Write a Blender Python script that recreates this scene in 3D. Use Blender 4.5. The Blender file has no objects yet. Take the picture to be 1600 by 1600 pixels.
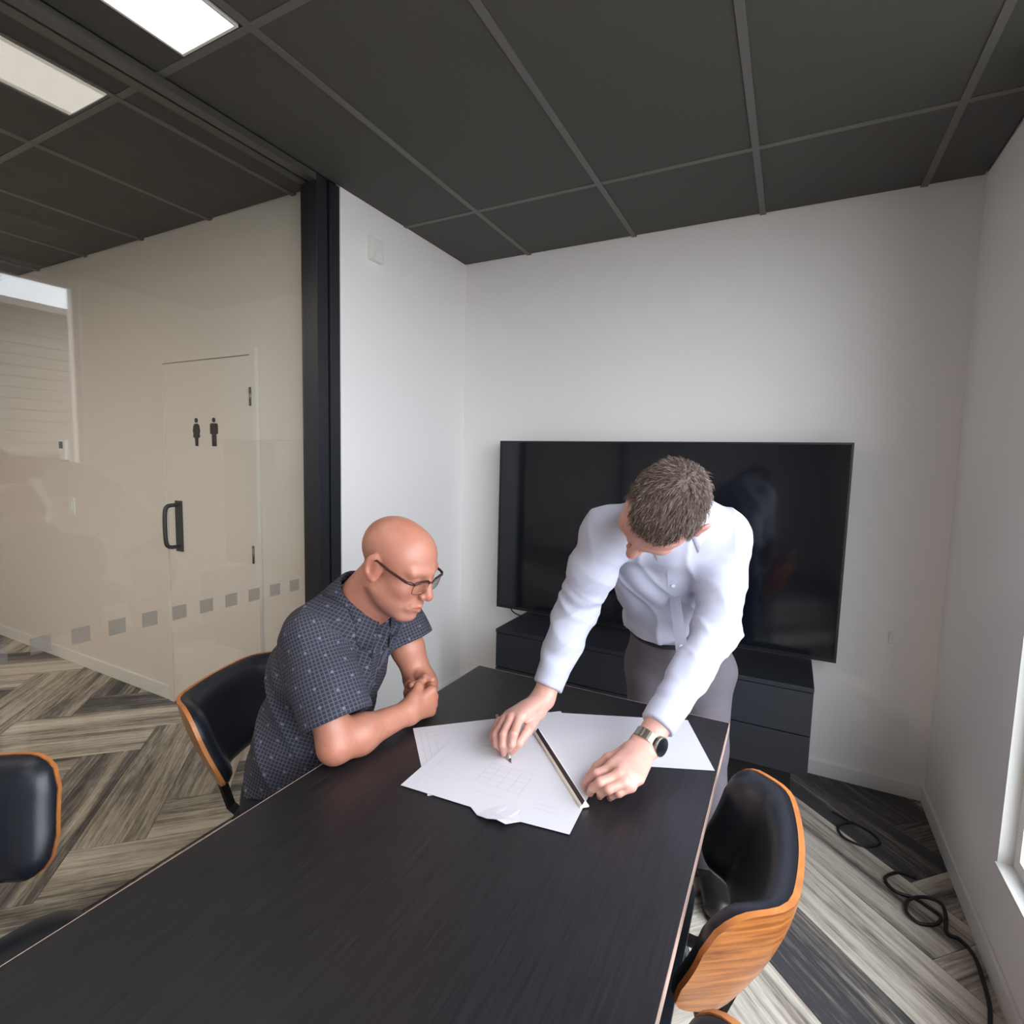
import bpy, bmesh, math, random
import numpy as np
from mathutils import Vector, Matrix

# ------------------------------------------------------------------ camera, sky, exposure
SC = bpy.context.scene
COL = SC.collection
CAMZ = 1.452
YAW, PITCH, ROLL, FPX = 0.47923704, 0.09372735, -0.02526539, 833.70488
def cam_axes():
    cy, sy = math.cos(YAW), math.sin(YAW)
    f = np.array([-sy*math.cos(PITCH), cy*math.cos(PITCH), -math.sin(PITCH)])
    r = np.array([cy, sy, 0.0]); d = np.cross(f, r)
    cr, sr = math.cos(ROLL), math.sin(ROLL)
    return cr*r+sr*d, -sr*r+cr*d, f
CR, CD, CF = cam_axes()
CAM = np.array([0.0, 0.0, CAMZ])
def ray(px, py): return (px-800)/FPX*CR + (py-800)/FPX*CD + CF
def at_depth(px, py, t): return CAM + ray(px, py)*t                 # t metres along the viewing axis
def at_z(px, py, z): v = ray(px, py); return CAM + v*((z-CAMZ)/v[2])
def cam_dir(a, b, c):                                               # right, down, towards the camera
    v = a*CR + b*CD - c*CF; return v/np.linalg.norm(v)

cam_data = bpy.data.cameras.new('camera'); cam = bpy.data.objects.new('camera', cam_data); COL.objects.link(cam)
cam_data.sensor_width = 36; cam_data.lens = FPX/1600*36; cam_data.clip_start = 0.02
M = Matrix.Identity(4)
for i in range(3):
    M[i][0] = CR[i]; M[i][1] = -CD[i]; M[i][2] = -CF[i]; M[i][3] = CAM[i]
cam.matrix_world = M
SC.camera = cam

world = bpy.data.worlds.new('sky'); SC.world = world; world.use_nodes = True
bg = world.node_tree.nodes['Background']
bg.inputs['Color'].default_value = (0.87, 0.915, 1.0, 1); bg.inputs['Strength'].default_value = 14.0
sun = bpy.data.lights.new('sun', 'SUN'); sun.energy = 12; sun.angle = math.radians(3); sun.color = (1, .96, .9)
so = bpy.data.objects.new('sun', sun); COL.objects.link(so); so.rotation_euler = (math.radians(-12), math.radians(-38), 0)
SC.view_settings.view_transform = 'Standard'; SC.view_settings.look = 'None'
SC.view_settings.gamma = 1; SC.view_settings.use_curve_mapping = False
SC.view_settings.exposure = -0.62
SC.cycles.use_denoising = True
SC.cycles.max_bounces = 10; SC.cycles.diffuse_bounces = 6; SC.cycles.transparent_max_bounces = 16
SC.cycles.caustics_reflective = False; SC.cycles.caustics_refractive = False
SC.cycles.sample_clamp_indirect = 8

# room numbers, metres
XR, YB, HC = 0.613, 2.846, 2.630          # right wall, back wall, ceiling
XL, XG, YD = -1.836, -1.888, 1.786        # left wall face, glass plane, corridor wall
YR, XC = -3.0, -6.2                       # rear wall, far corridor wall
WY0, WY1, WZ0, WZ1 = -1.1, 1.972, 0.314, 2.60
def portal(name, loc, rot, sx, sy):
    l = bpy.data.lights.new(name, 'AREA'); l.shape = 'RECTANGLE'; l.size = sx; l.size_y = sy
    l.cycles.is_portal = True
    o = bpy.data.objects.new(name, l); COL.objects.link(o); o.location = loc; o.rotation_euler = rot
portal('window_portal', (XR+.12, (WY0+WY1)/2, (WZ0+WZ1)/2), (0, math.pi/2, 0), WZ1-WZ0, WY1-WY0)

# ------------------------------------------------------------------ materials
def lin(c):
    return tuple(((x/255)/12.92 if x/255 <= .04045 else ((x/255+.055)/1.055)**2.4) for x in c)
MATS = {}
def mat(name, rgb, rough=.5, metal=0.0, spec=.5, bump=None, var=None, stretch=None, coat=0.0, sheen=0.0):
    """rgb is sRGB 0-255; bump=(scale,strength,distance); var=(scale,amount)"""
    if name in MATS: return MATS[name]
    m = bpy.data.materials.new(name); m.use_nodes = True; nt = m.node_tree; n = nt.nodes; L = nt.links
    b = n['Principled BSDF']
    c = (*lin(rgb), 1)
    b.inputs['Base Color'].default_value = c; b.inputs['Roughness'].default_value = rough
    b.inputs['Metallic'].default_value = metal; b.inputs['Specular IOR Level'].default_value = spec
    if coat: b.inputs['Coat Weight'].default_value = coat; b.inputs['Coat Roughness'].default_value = .1
    if sheen: b.inputs['Sheen Weight'].default_value = sheen
    def coords(scale):
        tc = n.new('ShaderNodeTexCoord'); mp = n.new('ShaderNodeMapping')
        L.new(tc.outputs['Object'], mp.inputs['Vector'])
        mp.inputs['Scale'].default_value = stretch or (1, 1, 1)
        nz = n.new('ShaderNodeTexNoise'); nz.inputs['Scale'].default_value = scale; nz.inputs['Detail'].default_value = 4
        L.new(mp.outputs[0], nz.inputs['Vector']); return nz
    if var:
        nz = coords(var[0]); r = n.new('ShaderNodeValToRGB')
        lo = tuple(x*(1-var[1]) for x in c[:3]); hi = tuple(min(1, x*(1+var[1])) for x in c[:3])
        r.color_ramp.elements[0].position = .3; r.color_ramp.elements[1].position = .7
        r.color_ramp.elements[0].color = (*lo, 1); r.color_ramp.elements[1].color = (*hi, 1)
        L.new(nz.outputs['Fac'], r.inputs[0]); L.new(r.outputs[0], b.inputs['Base Color'])
    if bump:
        nz = coords(bump[0]); bm = n.new('ShaderNodeBump'); bm.inputs['Strength'].default_value = bump[1]
        bm.inputs['Distance'].default_value = bump[2] if len(bump) > 2 else .002
        L.new(nz.outputs['Fac'], bm.inputs['Height']); L.new(bm.outputs[0], b.inputs['Normal'])
    MATS[name] = m; return m

mat('wall_white', (238, 235, 234), .75, bump=(180, .15, .001))
mat('corridor_white', (228, 221, 214), .7, bump=(180, .1, .001))
mat('trim_white', (232, 231, 228), .45)
mat('tile_charcoal', (78, 76, 73), .85, bump=(500, .5, .001), var=(900, .12))
mat('grid_grey', (100, 98, 95), .5)
mat('track_metal', (84, 82, 79), .38, .3)
mat('post_metal', (50, 52, 57), .38, .5)
mat('black_steel', (24, 24, 27), .45, .3)
mat('cabinet_black', (31, 34, 42), .5, bump=(300, .05, .001))
mat('tv_bezel', (18, 18, 20), .35)
mat('leather', (25, 28, 36), .38, bump=(260, .25, .0008))
mat('concrete', (140, 137, 132), .8, var=(2, .08))
mat('weatherboard', (92, 88, 84), .7)
mat('cable_black', (20, 20, 22), .5)
mat('plastic_white', (230, 230, 226), .35)
mat('plastic_dark', (40, 40, 42), .3)
mat('sign_black', (38, 34, 30), .5)
mat('handle_black', (34, 36, 38), .4)
mat('hinge_steel', (120, 118, 112), .35, .8)

def wood_mat():
    m = bpy.data.materials.new('walnut_veneer'); m.use_nodes = True; n = m.node_tree.nodes; L = m.node_tree.links
    b = n['Principled BSDF']; b.inputs['Roughness'].default_value = .34; b.inputs['Coat Weight'].default_value = .25
    tc = n.new('ShaderNodeTexCoord'); mp = n.new('ShaderNodeMapping'); mp.inputs['Scale'].default_value = (6, 2.2, 60)
    nz = n.new('ShaderNodeTexNoise'); nz.inputs['Scale'].default_value = 1.6; nz.inputs['Detail'].default_value = 6; nz.inputs['Distortion'].default_value = .6
    r = n.new('ShaderNodeValToRGB'); e = r.color_ramp.elements
    e[0].position = .28; e[0].color = (*lin((108, 56, 22)), 1); e[1].position = .75; e[1].color = (*lin((190, 120, 57)), 1)
    L.new(tc.outputs['Object'], mp.inputs[0]); L.new(mp.outputs[0], nz.inputs['Vector']); L.new(nz.outputs['Fac'], r.inputs[0]); L.new(r.outputs[0], b.inputs['Base Color'])
    return m
MATS['walnut'] = wood_mat()
mat('walnut_edge', (186, 116, 62), .4, var=(40, .15))

def table_mat():
    m = bpy.data.materials.new('black_woodgrain'); m.use_nodes = True; n = m.node_tree.nodes; L = m.node_tree.links
    b = n['Principled BSDF']; b.inputs['Roughness'].default_value = .42; b.inputs['Specular IOR Level'].default_value = .45
    tc = n.new('ShaderNodeTexCoord'); mp = n.new('ShaderNodeMapping'); mp.inputs['Scale'].default_value = (90, 3.5, 1)
    nz = n.new('ShaderNodeTexNoise'); nz.inputs['Scale'].default_value = 3; nz.inputs['Detail'].default_value = 5
    r = n.new('ShaderNodeValToRGB'); e = r.color_ramp.elements
    e[0].position = .3; e[0].color = (*lin((23, 21, 24)), 1); e[1].position = .75; e[1].color = (*lin((38, 35, 38)), 1)
    bm = n.new('ShaderNodeBump'); bm.inputs['Strength'].default_value = .25; bm.inputs['Distance'].default_value = .0006
    L.new(tc.outputs['Object'], mp.inputs[0]); L.new(mp.outputs[0], nz.inputs['Vector']); L.new(nz.outputs['Fac'], r.inputs[0]); L.new(r.outputs[0], b.inputs['Base Color'])
    L.new(nz.outputs['Fac'], bm.inputs['Height']); L.new(bm.outputs[0], b.inputs['Normal'])
    return m
MATS['table_top'] = table_mat()
mat('edge_tan', (178, 150, 136), .5, var=(30, .1))

def glass_mat(name, tint, refl=1.0):
    m = bpy.data.materials.new(name); m.use_nodes = True; n = m.node_tree.nodes; L = m.node_tree.links
    out = n['Material Output']; n.remove(n['Principled BSDF'])
    t = n.new('ShaderNodeBsdfTransparent'); t.inputs[0].default_value = (*tint, 1)
    g = n.new('ShaderNodeBsdfGlossy'); g.inputs['Roughness'].default_value = 0.0
    g.inputs[0].default_value = (refl, refl, refl, 1)
    lw = n.new('ShaderNodeLayerWeight'); lw.inputs[0].default_value = .5       # Schlick reflectance of either face
    pw = n.new('ShaderNodeMath'); pw.operation = 'POWER'; pw.inputs[1].default_value = 5; L.new(lw.outputs['Facing'], pw.inputs[0])
    fr = n.new('ShaderNodeMath'); fr.operation = 'MULTIPLY_ADD'; fr.inputs[1].default_value = .957; fr.inputs[2].default_value = .043; L.new(pw.outputs[0], fr.inputs[0])
    mx = n.new('ShaderNodeMixShader'); L.new(fr.outputs[0], mx.inputs[0]); L.new(t.outputs[0], mx.inputs[1]); L.new(g.outputs[0], mx.inputs[2])
    L.new(mx.outputs[0], out.inputs[0]); return m
MATS['glass'] = glass_mat('clear_glass', (.97, .985, .975))
MATS['window_glass'] = glass_mat('window_glass', (.98, .99, .985))
def film_mat():
    m = bpy.data.materials.new('frosted_film'); m.use_nodes = True; n = m.node_tree.nodes; L = m.node_tree.links
    out = n['Material Output']; b = n['Principled BSDF']; b.inputs['Base Color'].default_value = (*lin((112, 107, 100)), 1); b.inputs['Roughness'].default_value = .8
    t = n.new('ShaderNodeBsdfTransparent'); mx = n.new('ShaderNodeMixShader'); mx.inputs[0].default_value = .34
    L.new(t.outputs[0], mx.inputs[1]); L.new(b.outputs[0], mx.inputs[2]); L.new(mx.outputs[0], out.inputs[0]); return m
MATS['film'] = film_mat()
def emit_mat(name, rgb, s):
    m = bpy.data.materials.new(name); m.use_nodes = True; n = m.node_tree.nodes; L = m.node_tree.links
    n.remove(n['Principled BSDF']); e = n.new('ShaderNodeEmission'); e.inputs[0].default_value = (*rgb, 1); e.inputs[1].default_value = s
    L.new(e.outputs[0], n['Material Output'].inputs[0]); return m
MATS['panel_glow'] = emit_mat('panel_glow', (1.0, .92, .82), 12.0)
MATS['corridor_glow'] = emit_mat('corridor_glow', (1.0, .84, .70), 75.0)
def screen_mat():
    m = mat('tv_screen', (14, 18, 27), .09, spec=.5); return m
screen_mat()

def carpet_mat():
    m = bpy.data.materials.new('carpet_plank_pile'); m.use_nodes = True; n = m.node_tree.nodes; L = m.node_tree.links
    b = n['Principled BSDF']; b.inputs['Roughness'].default_value = .95; b.inputs['Specular IOR Level'].default_value = .1
    b.inputs['Sheen Weight'].default_value = .15
    oi = n.new('ShaderNodeObjectInfo'); pt = n.new('ShaderNodeAttribute'); pt.attribute_type = 'OBJECT'; pt.attribute_name = 'pile_tone'; tc = n.new('ShaderNodeTexCoord')
    off = n.new('ShaderNodeVectorMath'); off.operation = 'SCALE'; off.inputs[0].default_value = (37, 71, 13); L.new(oi.outputs['Random'], off.inputs['Scale'])
    ad = n.new('ShaderNodeVectorMath'); ad.operation = 'ADD'; L.new(tc.outputs['Object'], ad.inputs[0]); L.new(off.outputs[0], ad.inputs[1])
    def streak(sc, scale, det, dist):
        mp = n.new('ShaderNodeMapping'); mp.inputs['Scale'].default_value = sc; L.new(ad.outputs[0], mp.inputs[0])
        z = n.new('ShaderNodeTexNoise'); z.inputs['Scale'].default_value = scale; z.inputs['Detail'].default_value = det; z.inputs['Distortion'].default_value = dist
        L.new(mp.outputs[0], z.inputs['Vector']); return z.outputs['Fac']
    broad = streak((.7, 13, 1), 1.0, 3, .3)      # bands along the plank
    fine = streak((2.5, 60, 1), 1.6, 5, .2)      # fibres along the plank
    fleck = streak((14, 90, 1), 1.3, 2, 0)       # short dashes
    def math_(op, a, bb):
        x = n.new('ShaderNodeMath'); x.operation = op
        for i, v in enumerate((a, bb)):
            if isinstance(v, (int, float)): x.inputs[i].default_value = v
            else: L.new(v, x.inputs[i])
        return x.outputs[0]
    s = math_('ADD', math_('MULTIPLY', math_('SUBTRACT', broad, .5), 1.7), math_('MULTIPLY', math_('SUBTRACT', fine, .5), 1.0))
    s = math_('ADD', s, math_('MULTIPLY', math_('SUBTRACT', fleck, .5), .5))
    rnd = n.new('ShaderNodeMapRange'); L.new(pt.outputs['Fac'], rnd.inputs[0]); rnd.inputs['To Min'].default_value = .06; rnd.inputs['To Max'].default_value = .94
    s = math_('ADD', s, rnd.outputs[0])
    r = n.new('ShaderNodeValToRGB'); e = r.color_ramp.elements
    e[0].position = .08; e[0].color = (*lin((66, 65, 67)), 1); e[1].position = .95; e[1].color = (*lin((209, 201, 188)), 1)
    a = e.new(.35); a.color = (*lin((111, 105, 99)), 1); a = e.new(.62); a.color = (*lin((167, 157, 144)), 1)
    L.new(s, r.inputs[0]); L.new(r.outputs[0], b.inputs['Base Color'])
    bm = n.new('ShaderNodeBump'); bm.inputs['Strength'].default_value = .5; bm.inputs['Distance'].default_value = .002
    nz = n.new('ShaderNodeTexNoise'); nz.inputs['Scale'].default_value = 420; L.new(tc.outputs['Object'], nz.inputs['Vector'])
    L.new(nz.outputs['Fac'], bm.inputs['Height']); L.new(bm.outputs[0], b.inputs['Normal'])
    return m
MATS['carpet'] = carpet_mat()

# ------------------------------------------------------------------ mesh helpers
def link(name, me, m=None, parent=None, smooth=False):
    o = bpy.data.objects.new(name, me); COL.objects.link(o)
    if m is not None:
        for x in (m if isinstance(m, (list, tuple)) else [m]): me.materials.append(MATS[x] if isinstance(x, str) else x)
    if parent is not None: o.parent = parent
    if smooth and len(me.polygons): me.polygons.foreach_set('use_smooth', [True]*len(me.polygons))
    return o
def tag(o, label=None, cat=None, group=None, kind=None):
    if label: o['label'] = label
    if cat: o['category'] = cat
    if group: o['group'] = group
    if kind: o['kind'] = kind
    return o
def empty(name, loc=(0, 0, 0), rz=0, label=None, cat=None, group=None, kind=None):
    o = bpy.data.objects.new(name, None); COL.objects.link(o); o.location = loc; o.rotation_euler = (0, 0, rz); o.empty_display_size = .05
    return tag(o, label, cat, group, kind)
class MB:
    def __init__(s): s.bm = bmesh.new()
    def box(s, x0, x1, y0, y1, z0, z1, mi=0, bevel=0):
        r = bmesh.ops.create_cube(s.bm, size=1); vs = r['verts']
        for v in vs: v.co = Vector(((x0+x1)/2+v.co.x*(x1-x0), (y0+y1)/2+v.co.y*(y1-y0), (z0+z1)/2+v.co.z*(z1-z0)))
        fs = {f for v in vs for f in v.link_faces}
        for f in fs: f.material_index = mi
        if bevel: bmesh.ops.bevel(s.bm, geom=list({e for v in vs for e in v.link_edges}), offset=bevel, segments=2, affect='EDGES', profile=.7)
        return s
    def tube(s, pts, r, seg=10, caps=True, mi=0, closed=False):
        pts = [Vector(p) for p in pts]; n = len(pts); rings = []
        rr = r if isinstance(r, (list, tuple)) else [r]*n
        t0 = (pts[1]-pts[0]).normalized(); ref = Vector((0, 0, 1)) if abs(t0.z) < .9 else Vector((1, 0, 0))
        u = t0.cross(ref).normalized()
        for i, p in enumerate(pts):
            if closed: t = (pts[(i+1) % n]-pts[i-1]).normalized()
            else: t = (pts[min(i+1, n-1)]-pts[max(i-1, 0)]).normalized()
            u = (u-t*u.dot(t)).normalized(); w = t.cross(u)
            rings.append([s.bm.verts.new(p+(u*math.cos(a)+w*math.sin(a))*rr[i]) for a in [2*math.pi*k/seg for k in range(seg)]])
        for i in range(n if closed else n-1):
            A, B = rings[i], rings[(i+1) % n]
            for k in range(seg):
                f = s.bm.faces.new((A[k], A[(k+1) % seg], B[(k+1) % seg], B[k])); f.material_index = mi; f.smooth = True
        if caps and not closed:
            for R in (rings[0][::-1], rings[-1]): f = s.bm.faces.new(R); f.material_index = mi
        return s
    def prism(s, poly, z0, z1, mi=0):
        lo = [s.bm.verts.new((x, y, z0)) for x, y in poly]; hi = [s.bm.verts.new((x, y, z1)) for x, y in poly]; k = len(poly)
        for f in [lo[::-1], hi]+[[lo[i], lo[(i+1) % k], hi[(i+1) % k], hi[i]] for i in range(k)]:
            ff = s.bm.faces.new(f); ff.material_index = mi
        return s
    def build(s, name, m, parent=None, smooth=False):
        bmesh.ops.recalc_face_normals(s.bm, faces=s.bm.faces[:])
        me = bpy.data.meshes.new(name); s.bm.to_mesh(me); s.bm.free()
        o = link(name, me, m, parent)
        if smooth: me.polygons.foreach_set('use_smooth', [True]*len(me.polygons))
        return o
def B(name, m, *a, parent=None, bevel=0): return MB().box(*a, bevel=bevel).build(name, m, parent)
def struct(o, label=None, cat=None): return tag(o, label, cat, kind='structure')
def catmull(pts, n=8, closed=False):
    P = [np.array(p, float) for p in pts]; out = []; k = len(P)
    for i in range(k if closed else k-1):
        if closed: a, b, c, d = P[i-1], P[i], P[(i+1) % k], P[(i+2) % k]
        else: a, b, c, d = P[max(i-1, 0)], P[i], P[i+1], P[min(i+2, k-1)]
        for j in range(n):
            t = j/n
            out.append(.5*((2*b)+(-a+c)*t+(2*a-5*b+4*c-d)*t*t+(-a+3*b-3*c+d)*t**3))
    if not closed: out.append(P[-1])
    return [tuple(p) for p in out]

# ------------------------------------------------------------------ the shell of the room
floor = struct(B('floor', 'concrete', XC-.3, XR+.2, YR-.2, YB+.2, -.12, -.008), 'herringbone carpet plank floor in streaky grey and beige', 'floor')
def clip(poly, x0, x1, y0, y1):
    for ax, lim, sg in ((0, x0, 1), (0, x1, -1), (1, y0, 1), (1, y1, -1)):
        out = []
        for i in range(len(poly)):
            a, b = poly[i-1], poly[i]; da, db = sg*(a[ax]-lim), sg*(b[ax]-lim)
            if (da < 0) != (db < 0):
                t = da/(da-db); out.append((a[0]+(b[0]-a[0])*t, a[1]+(b[1]-a[1])*t))
            if db >= 0: out.append(b)
        poly = out
        if len(poly) < 3: return []
    return poly
def carpet():
    Lp, Wp, g = .958, .2395, .0012
    c = s = math.sqrt(.5)
    ax, ay = -2.24, .882                       # the corner of one plank, found on the floor
    def w(u, v): u += Wp; return ax+u*c-v*s, ay+u*s+v*c
    rects = [(XL-.05, XR, YR, YB), (XC, XL-.05, YR, YD)]
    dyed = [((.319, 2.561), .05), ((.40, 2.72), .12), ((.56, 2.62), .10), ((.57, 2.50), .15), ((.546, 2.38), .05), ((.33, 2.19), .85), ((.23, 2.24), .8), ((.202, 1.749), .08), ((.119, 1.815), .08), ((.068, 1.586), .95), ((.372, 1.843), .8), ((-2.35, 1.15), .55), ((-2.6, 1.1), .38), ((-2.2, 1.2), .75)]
    rt = random.Random(12)
    for j in range(-6, 7):
        for i in range(-34, 35):
            ou, ov = i*Wp-j*Lp, i*Wp+j*Lp
            for (u0, u1, v0, v1, rot) in ((ou, ou+Lp, ov, ov+Wp, 0), (ou-Wp, ou, ov, ov+Lp, 1)):
                cx, cy = w((u0+u1)/2, (v0+v1)/2)
                if not (-5.6 < cx < 1.4 and -1.6 < cy < 3.6): continue
                q = [w(u0+g, v0+g), w(u1-g, v0+g), w(u1-g, v1-g), w(u0+g, v1-g)]
                polys = [p for p in (clip(q, *R_) for R_ in rects) if p]
                if not polys: continue
                ang = math.pi/4+(math.pi/2 if rot else 0); ca, sa = math.cos(-ang), math.sin(-ang)
                mb = MB()
                for p in polys:
                    mb.prism([((x-cx)*ca-(y-cy)*sa, (x-cx)*sa+(y-cy)*ca) for x, y in p], -.008, 0)
                o = mb.build('carpet_plank', 'carpet', floor); o.location = (cx, cy, 0); o.rotation_euler = (0, 0, ang)
                tn = rt.choice((.25, .45, .55, .65, .75, .85))+rt.uniform(-.06, .06)
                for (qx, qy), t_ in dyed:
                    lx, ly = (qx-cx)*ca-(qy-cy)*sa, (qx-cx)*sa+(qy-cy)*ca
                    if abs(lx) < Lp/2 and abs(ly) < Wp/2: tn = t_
                o['pile_tone'] = float(tn)
carpet()

wb = MB().box(XL-.12, XR+.2, YB, YB+.15, 0, HC+.1); struct(wb.build('wall_back', 'wall_white'), 'white painted back wall behind the large television', 'wall')
struct(B('wall_left', 'wall_white', XL-.11, XL, 1.82, YB, 0, HC+.1), 'short white wall between dark post and back corner', 'wall')
w = MB(); T = XR+.16
w.box(XR, T, WY1, YB, 0, HC+.1); w.box(XR, T, YR, WY0, 0, HC+.1); w.box(XR, T, WY0, WY1, 0, WZ0); w.box(XR, T, WY0, WY1, WZ1, HC+.1)
struct(w.build('wall_right', 'wall_white'), 'white painted wall with a tall daylight window on the right', 'wall')
struct(B('wall_rear', 'wall_white', XC, T, YR-.15, YR, 0, HC+.1), 'rear wall behind the camera', 'wall')
struct(B('wall_corridor', 'corridor_white', XC, XL-.11, YD, YD+.11, 0, HC+.1), 'cream corridor wall with restroom door behind the glass', 'wall')
struct(B('wall_corridor_end', 'corridor_white', XC-.15, XC, YR, YD+.11, 0, HC+.1), 'far end wall of the corridor', 'wall')
# baseboards
def baseboard(name, *a, label): struct(B(name, 'trim_white', *a, bevel=.004), label, 'baseboard')
baseboard('baseboard_back', XL, XR, YB-.012, YB, 0, .07, label='white baseboard along the back wall under the cabinet')
baseboard('baseboard_right', XR-.012, XR, YR, YB-.012, 0, .07, label='white baseboard along the right wall under the window')
baseboard('baseboard_left', XL, XL+.012, 1.83, YB-.012, 0, .07, label='white baseboard on the short wall beside the dark post')
baseboard('baseboard_corridor', XC, -3.17, YD-.014, YD, 0, .08, label='white baseboard of the corridor wall left of the restroom door')

# ceiling: slab, lay-in tiles, grid bars
ceil = struct(B('ceiling', 'tile_charcoal', XC-.1, T, YR-.1, YB+.1, HC+.02, HC+.1), 'charcoal suspended ceiling of large tiles in a grey grid', 'ceiling')
LX0, LX1, LY0, LY1 = -1.686, -1.436, -.15, 1.049       # the light panel
def ceiling_tiles(xs, ys, holes=()):
    for x0, x1 in zip(xs[:-1], xs[1:]):
        for y0, y1 in zip(ys[:-1], ys[1:]):
            g = .011
            a = (x0+g, x1-g, y0+g, y1-g)
            hole = [h_ for h_ in holes if a[0] <= h_[0] and a[1] > h_[0] and y0 < h_[3]-.02 and y1 > h_[2]+.02]
            if hole:
                hole = hole[0]
                mb = MB(); mb.box(a[0], hole[0], a[2], a[3], HC+.004, HC+.02); mb.box(hole[1], a[1], a[2], a[3], HC+.004, HC+.02)
                mb.build('ceiling_tile', 'tile_charcoal', ceil)
            else: B('ceiling_tile', 'tile_charcoal', *a, HC+.004, HC+.02, parent=ceil)
    for x in xs[1:-1]: B('grid_bar', 'grid_grey', x-.0125, x+.0125, ys[0], ys[-1], HC, HC+.02, parent=ceil)
    for y in ys[1:-1]:
        B('grid_bar', 'grid_grey', xs[0], xs[-1], y-.0115, y+.0115, HC+.0015, HC+.02, parent=ceil)
xs = [-1.845]+[-1.409+.6065*k for k in range(4)]+[XR]
ys = [YR]+[1.066-1.2*k for k in (3, 2, 1)]+[1.066, 2.266, YB]
ceiling_tiles(xs, ys, [(LX0-.006, LX1+.006, LY0, LY1), (-.787, -.529, -1.32, -.15)])
xs2 = [XC]+[-2.69-.605*k for k in (5, 4, 3, 2, 1, 0)]+[-2.085, -1.93]
ceiling_tiles(xs2, ys[:-2]+[YD], [(-3.806, -3.494, -1.32, -.15)])

# glass partition with its post and tracks
gp = empty('glass_partition', (XG, 1.75, 0), 0, 'clear full-height glass partition with dark metal post and row of frosted squares', 'partition', kind='structure')
def rel(o, p): o.parent = p; o.matrix_parent_inverse = Matrix.Translation(p.location).inverted(); return o
p = MB(); p.box(-1.935, XL-.004, 1.69, 1.748, 0, HC+.003, bevel=.003); p.box(-1.935, XL-.004, 1.762, 1.82, 0, HC+.003, bevel=.003); p.box(-1.925, XL-.018, 1.74, 1.77, 0, HC)
rel(p.build('post', 'post_metal'), gp)
t = MB(); t.box(-1.935, -1.8935, YR, 1.69, HC-.025, HC+.003); t.box(-1.8825, -1.84, YR, 1.69, HC-.025, HC+.003); t.box(-1.93, -1.845, YR, 1.69, HC-.006, HC+.004)
rel(t.build('top_track', 'track_metal'), gp)
t = MB(); t.box(-1.900, -1.8935, YR, 1.69, 0, .004); t.box(-1.8825, -1.876, YR, 1.69, 0, .004)
rel(t.build('bottom_track', 'post_metal'), gp)
for y0, y1 in ((.30, 1.692), (-1.1, .28), (-2.95, -1.14)):
    rel(B('glass_pane', 'glass', XG-.005, XG+.005, y0, y1, .004, HC-.004), gp)
rel(B('mullion', 'post_metal', -1.92, -1.856, -1.14, -1.10, .03, HC-.02), gp)
sq = None
for k in range(1, 17):
    y = 1.688-.0985*k
    if sq is None: sq = B('frosted_square', 'film', -.001, .001, -.024, .024, -.024, .024); o = sq
    else: o = bpy.data.objects.new('frosted_square', sq.data); COL.objects.link(o)
    o.location = (XG+.0075, y-.002, .895); rel(o, gp)

# ceiling light panel
def panel(name, x0, x1, y0, y1, glow, label):
    e = empty(name, ((x0+x1)/2, (y0+y1)/2, HC), 0, label, 'ceiling light')
    d = B('diffuser', glow, x0+.008, x1-.008, y0+.008, y1-.008, HC+.002, HC+.012); rel(d, e)
    f = MB()
    for a in ((x0, x0+.008, y0, y1), (x1-.008, x1, y0, y1), (x0+.008, x1-.008, y0, y0+.008), (x0+.008, x1-.008, y1-.008, y1)): f.box(*a, HC-.001, HC+.018)
    rel(f.build('frame', 'trim_white'), e)
panel('ceiling_light', LX0, LX1, LY0, LY1, 'panel_glow', 'bright white rectangular panel light in the charcoal meeting room ceiling')
panel('ceiling_light', -.781, -.535, -1.32, -.15, 'panel_glow', 'unseen panel light added to the meeting room ceiling behind the camera for more interior light')  # added lamp, out of view behind the camera, to brighten the room
panel("ceiling_light", -3.80, -3.50, -1.32, -.15, 'corridor_glow', 'warm white rectangular panel light in the corridor ceiling beyond the glass')

# window in the right wall
wn = empty('window_1', (XR+.07, (WY0+WY1)/2, WZ0), 0, 'tall bright daylight window with white frame in the right wall', 'window', kind='structure')
f = MB(); fx0, fx1 = XR+.03, XR+.09; fw = .05
f.box(fx0, fx1, WY0, WY0+fw, WZ0, WZ1); f.box(fx0, fx1, WY1-fw, WY1, WZ0, WZ1)
f.box(fx0, fx1, WY0+fw, WY1-fw, WZ0, WZ0+fw); f.box(fx0, fx1, WY0+fw, WY1-fw, WZ1-fw, WZ1); rel(f.build('window_frame', 'trim_white'), wn)
ym = .55
rel(B('mullion', 'trim_white', fx0, fx1, ym-.03, ym+.03, WZ0+fw, WZ1-fw), wn)
for a, b in ((WY0+fw, ym-.03), (ym+.03, WY1-fw)): rel(B('pane', 'window_glass', XR+.057, XR+.063, a, b, WZ0+fw, WZ1-fw), wn)
l = MB(); q = .012
l.box(XR-.006, XR+.03, WY1-q, WY1+.0, WZ0, WZ1); l.box(XR-.006, XR+.03, WY0, WY0+q, WZ0, WZ1); l.box(XR-.012, XR+.03, WY0+q, WY1-q, WZ0, WZ0+q); l.box(XR-.006, XR+.03, WY0+q, WY1-q, WZ1-q, WZ1)
rel(l.build('window_lining', 'trim_white'), wn)

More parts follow.
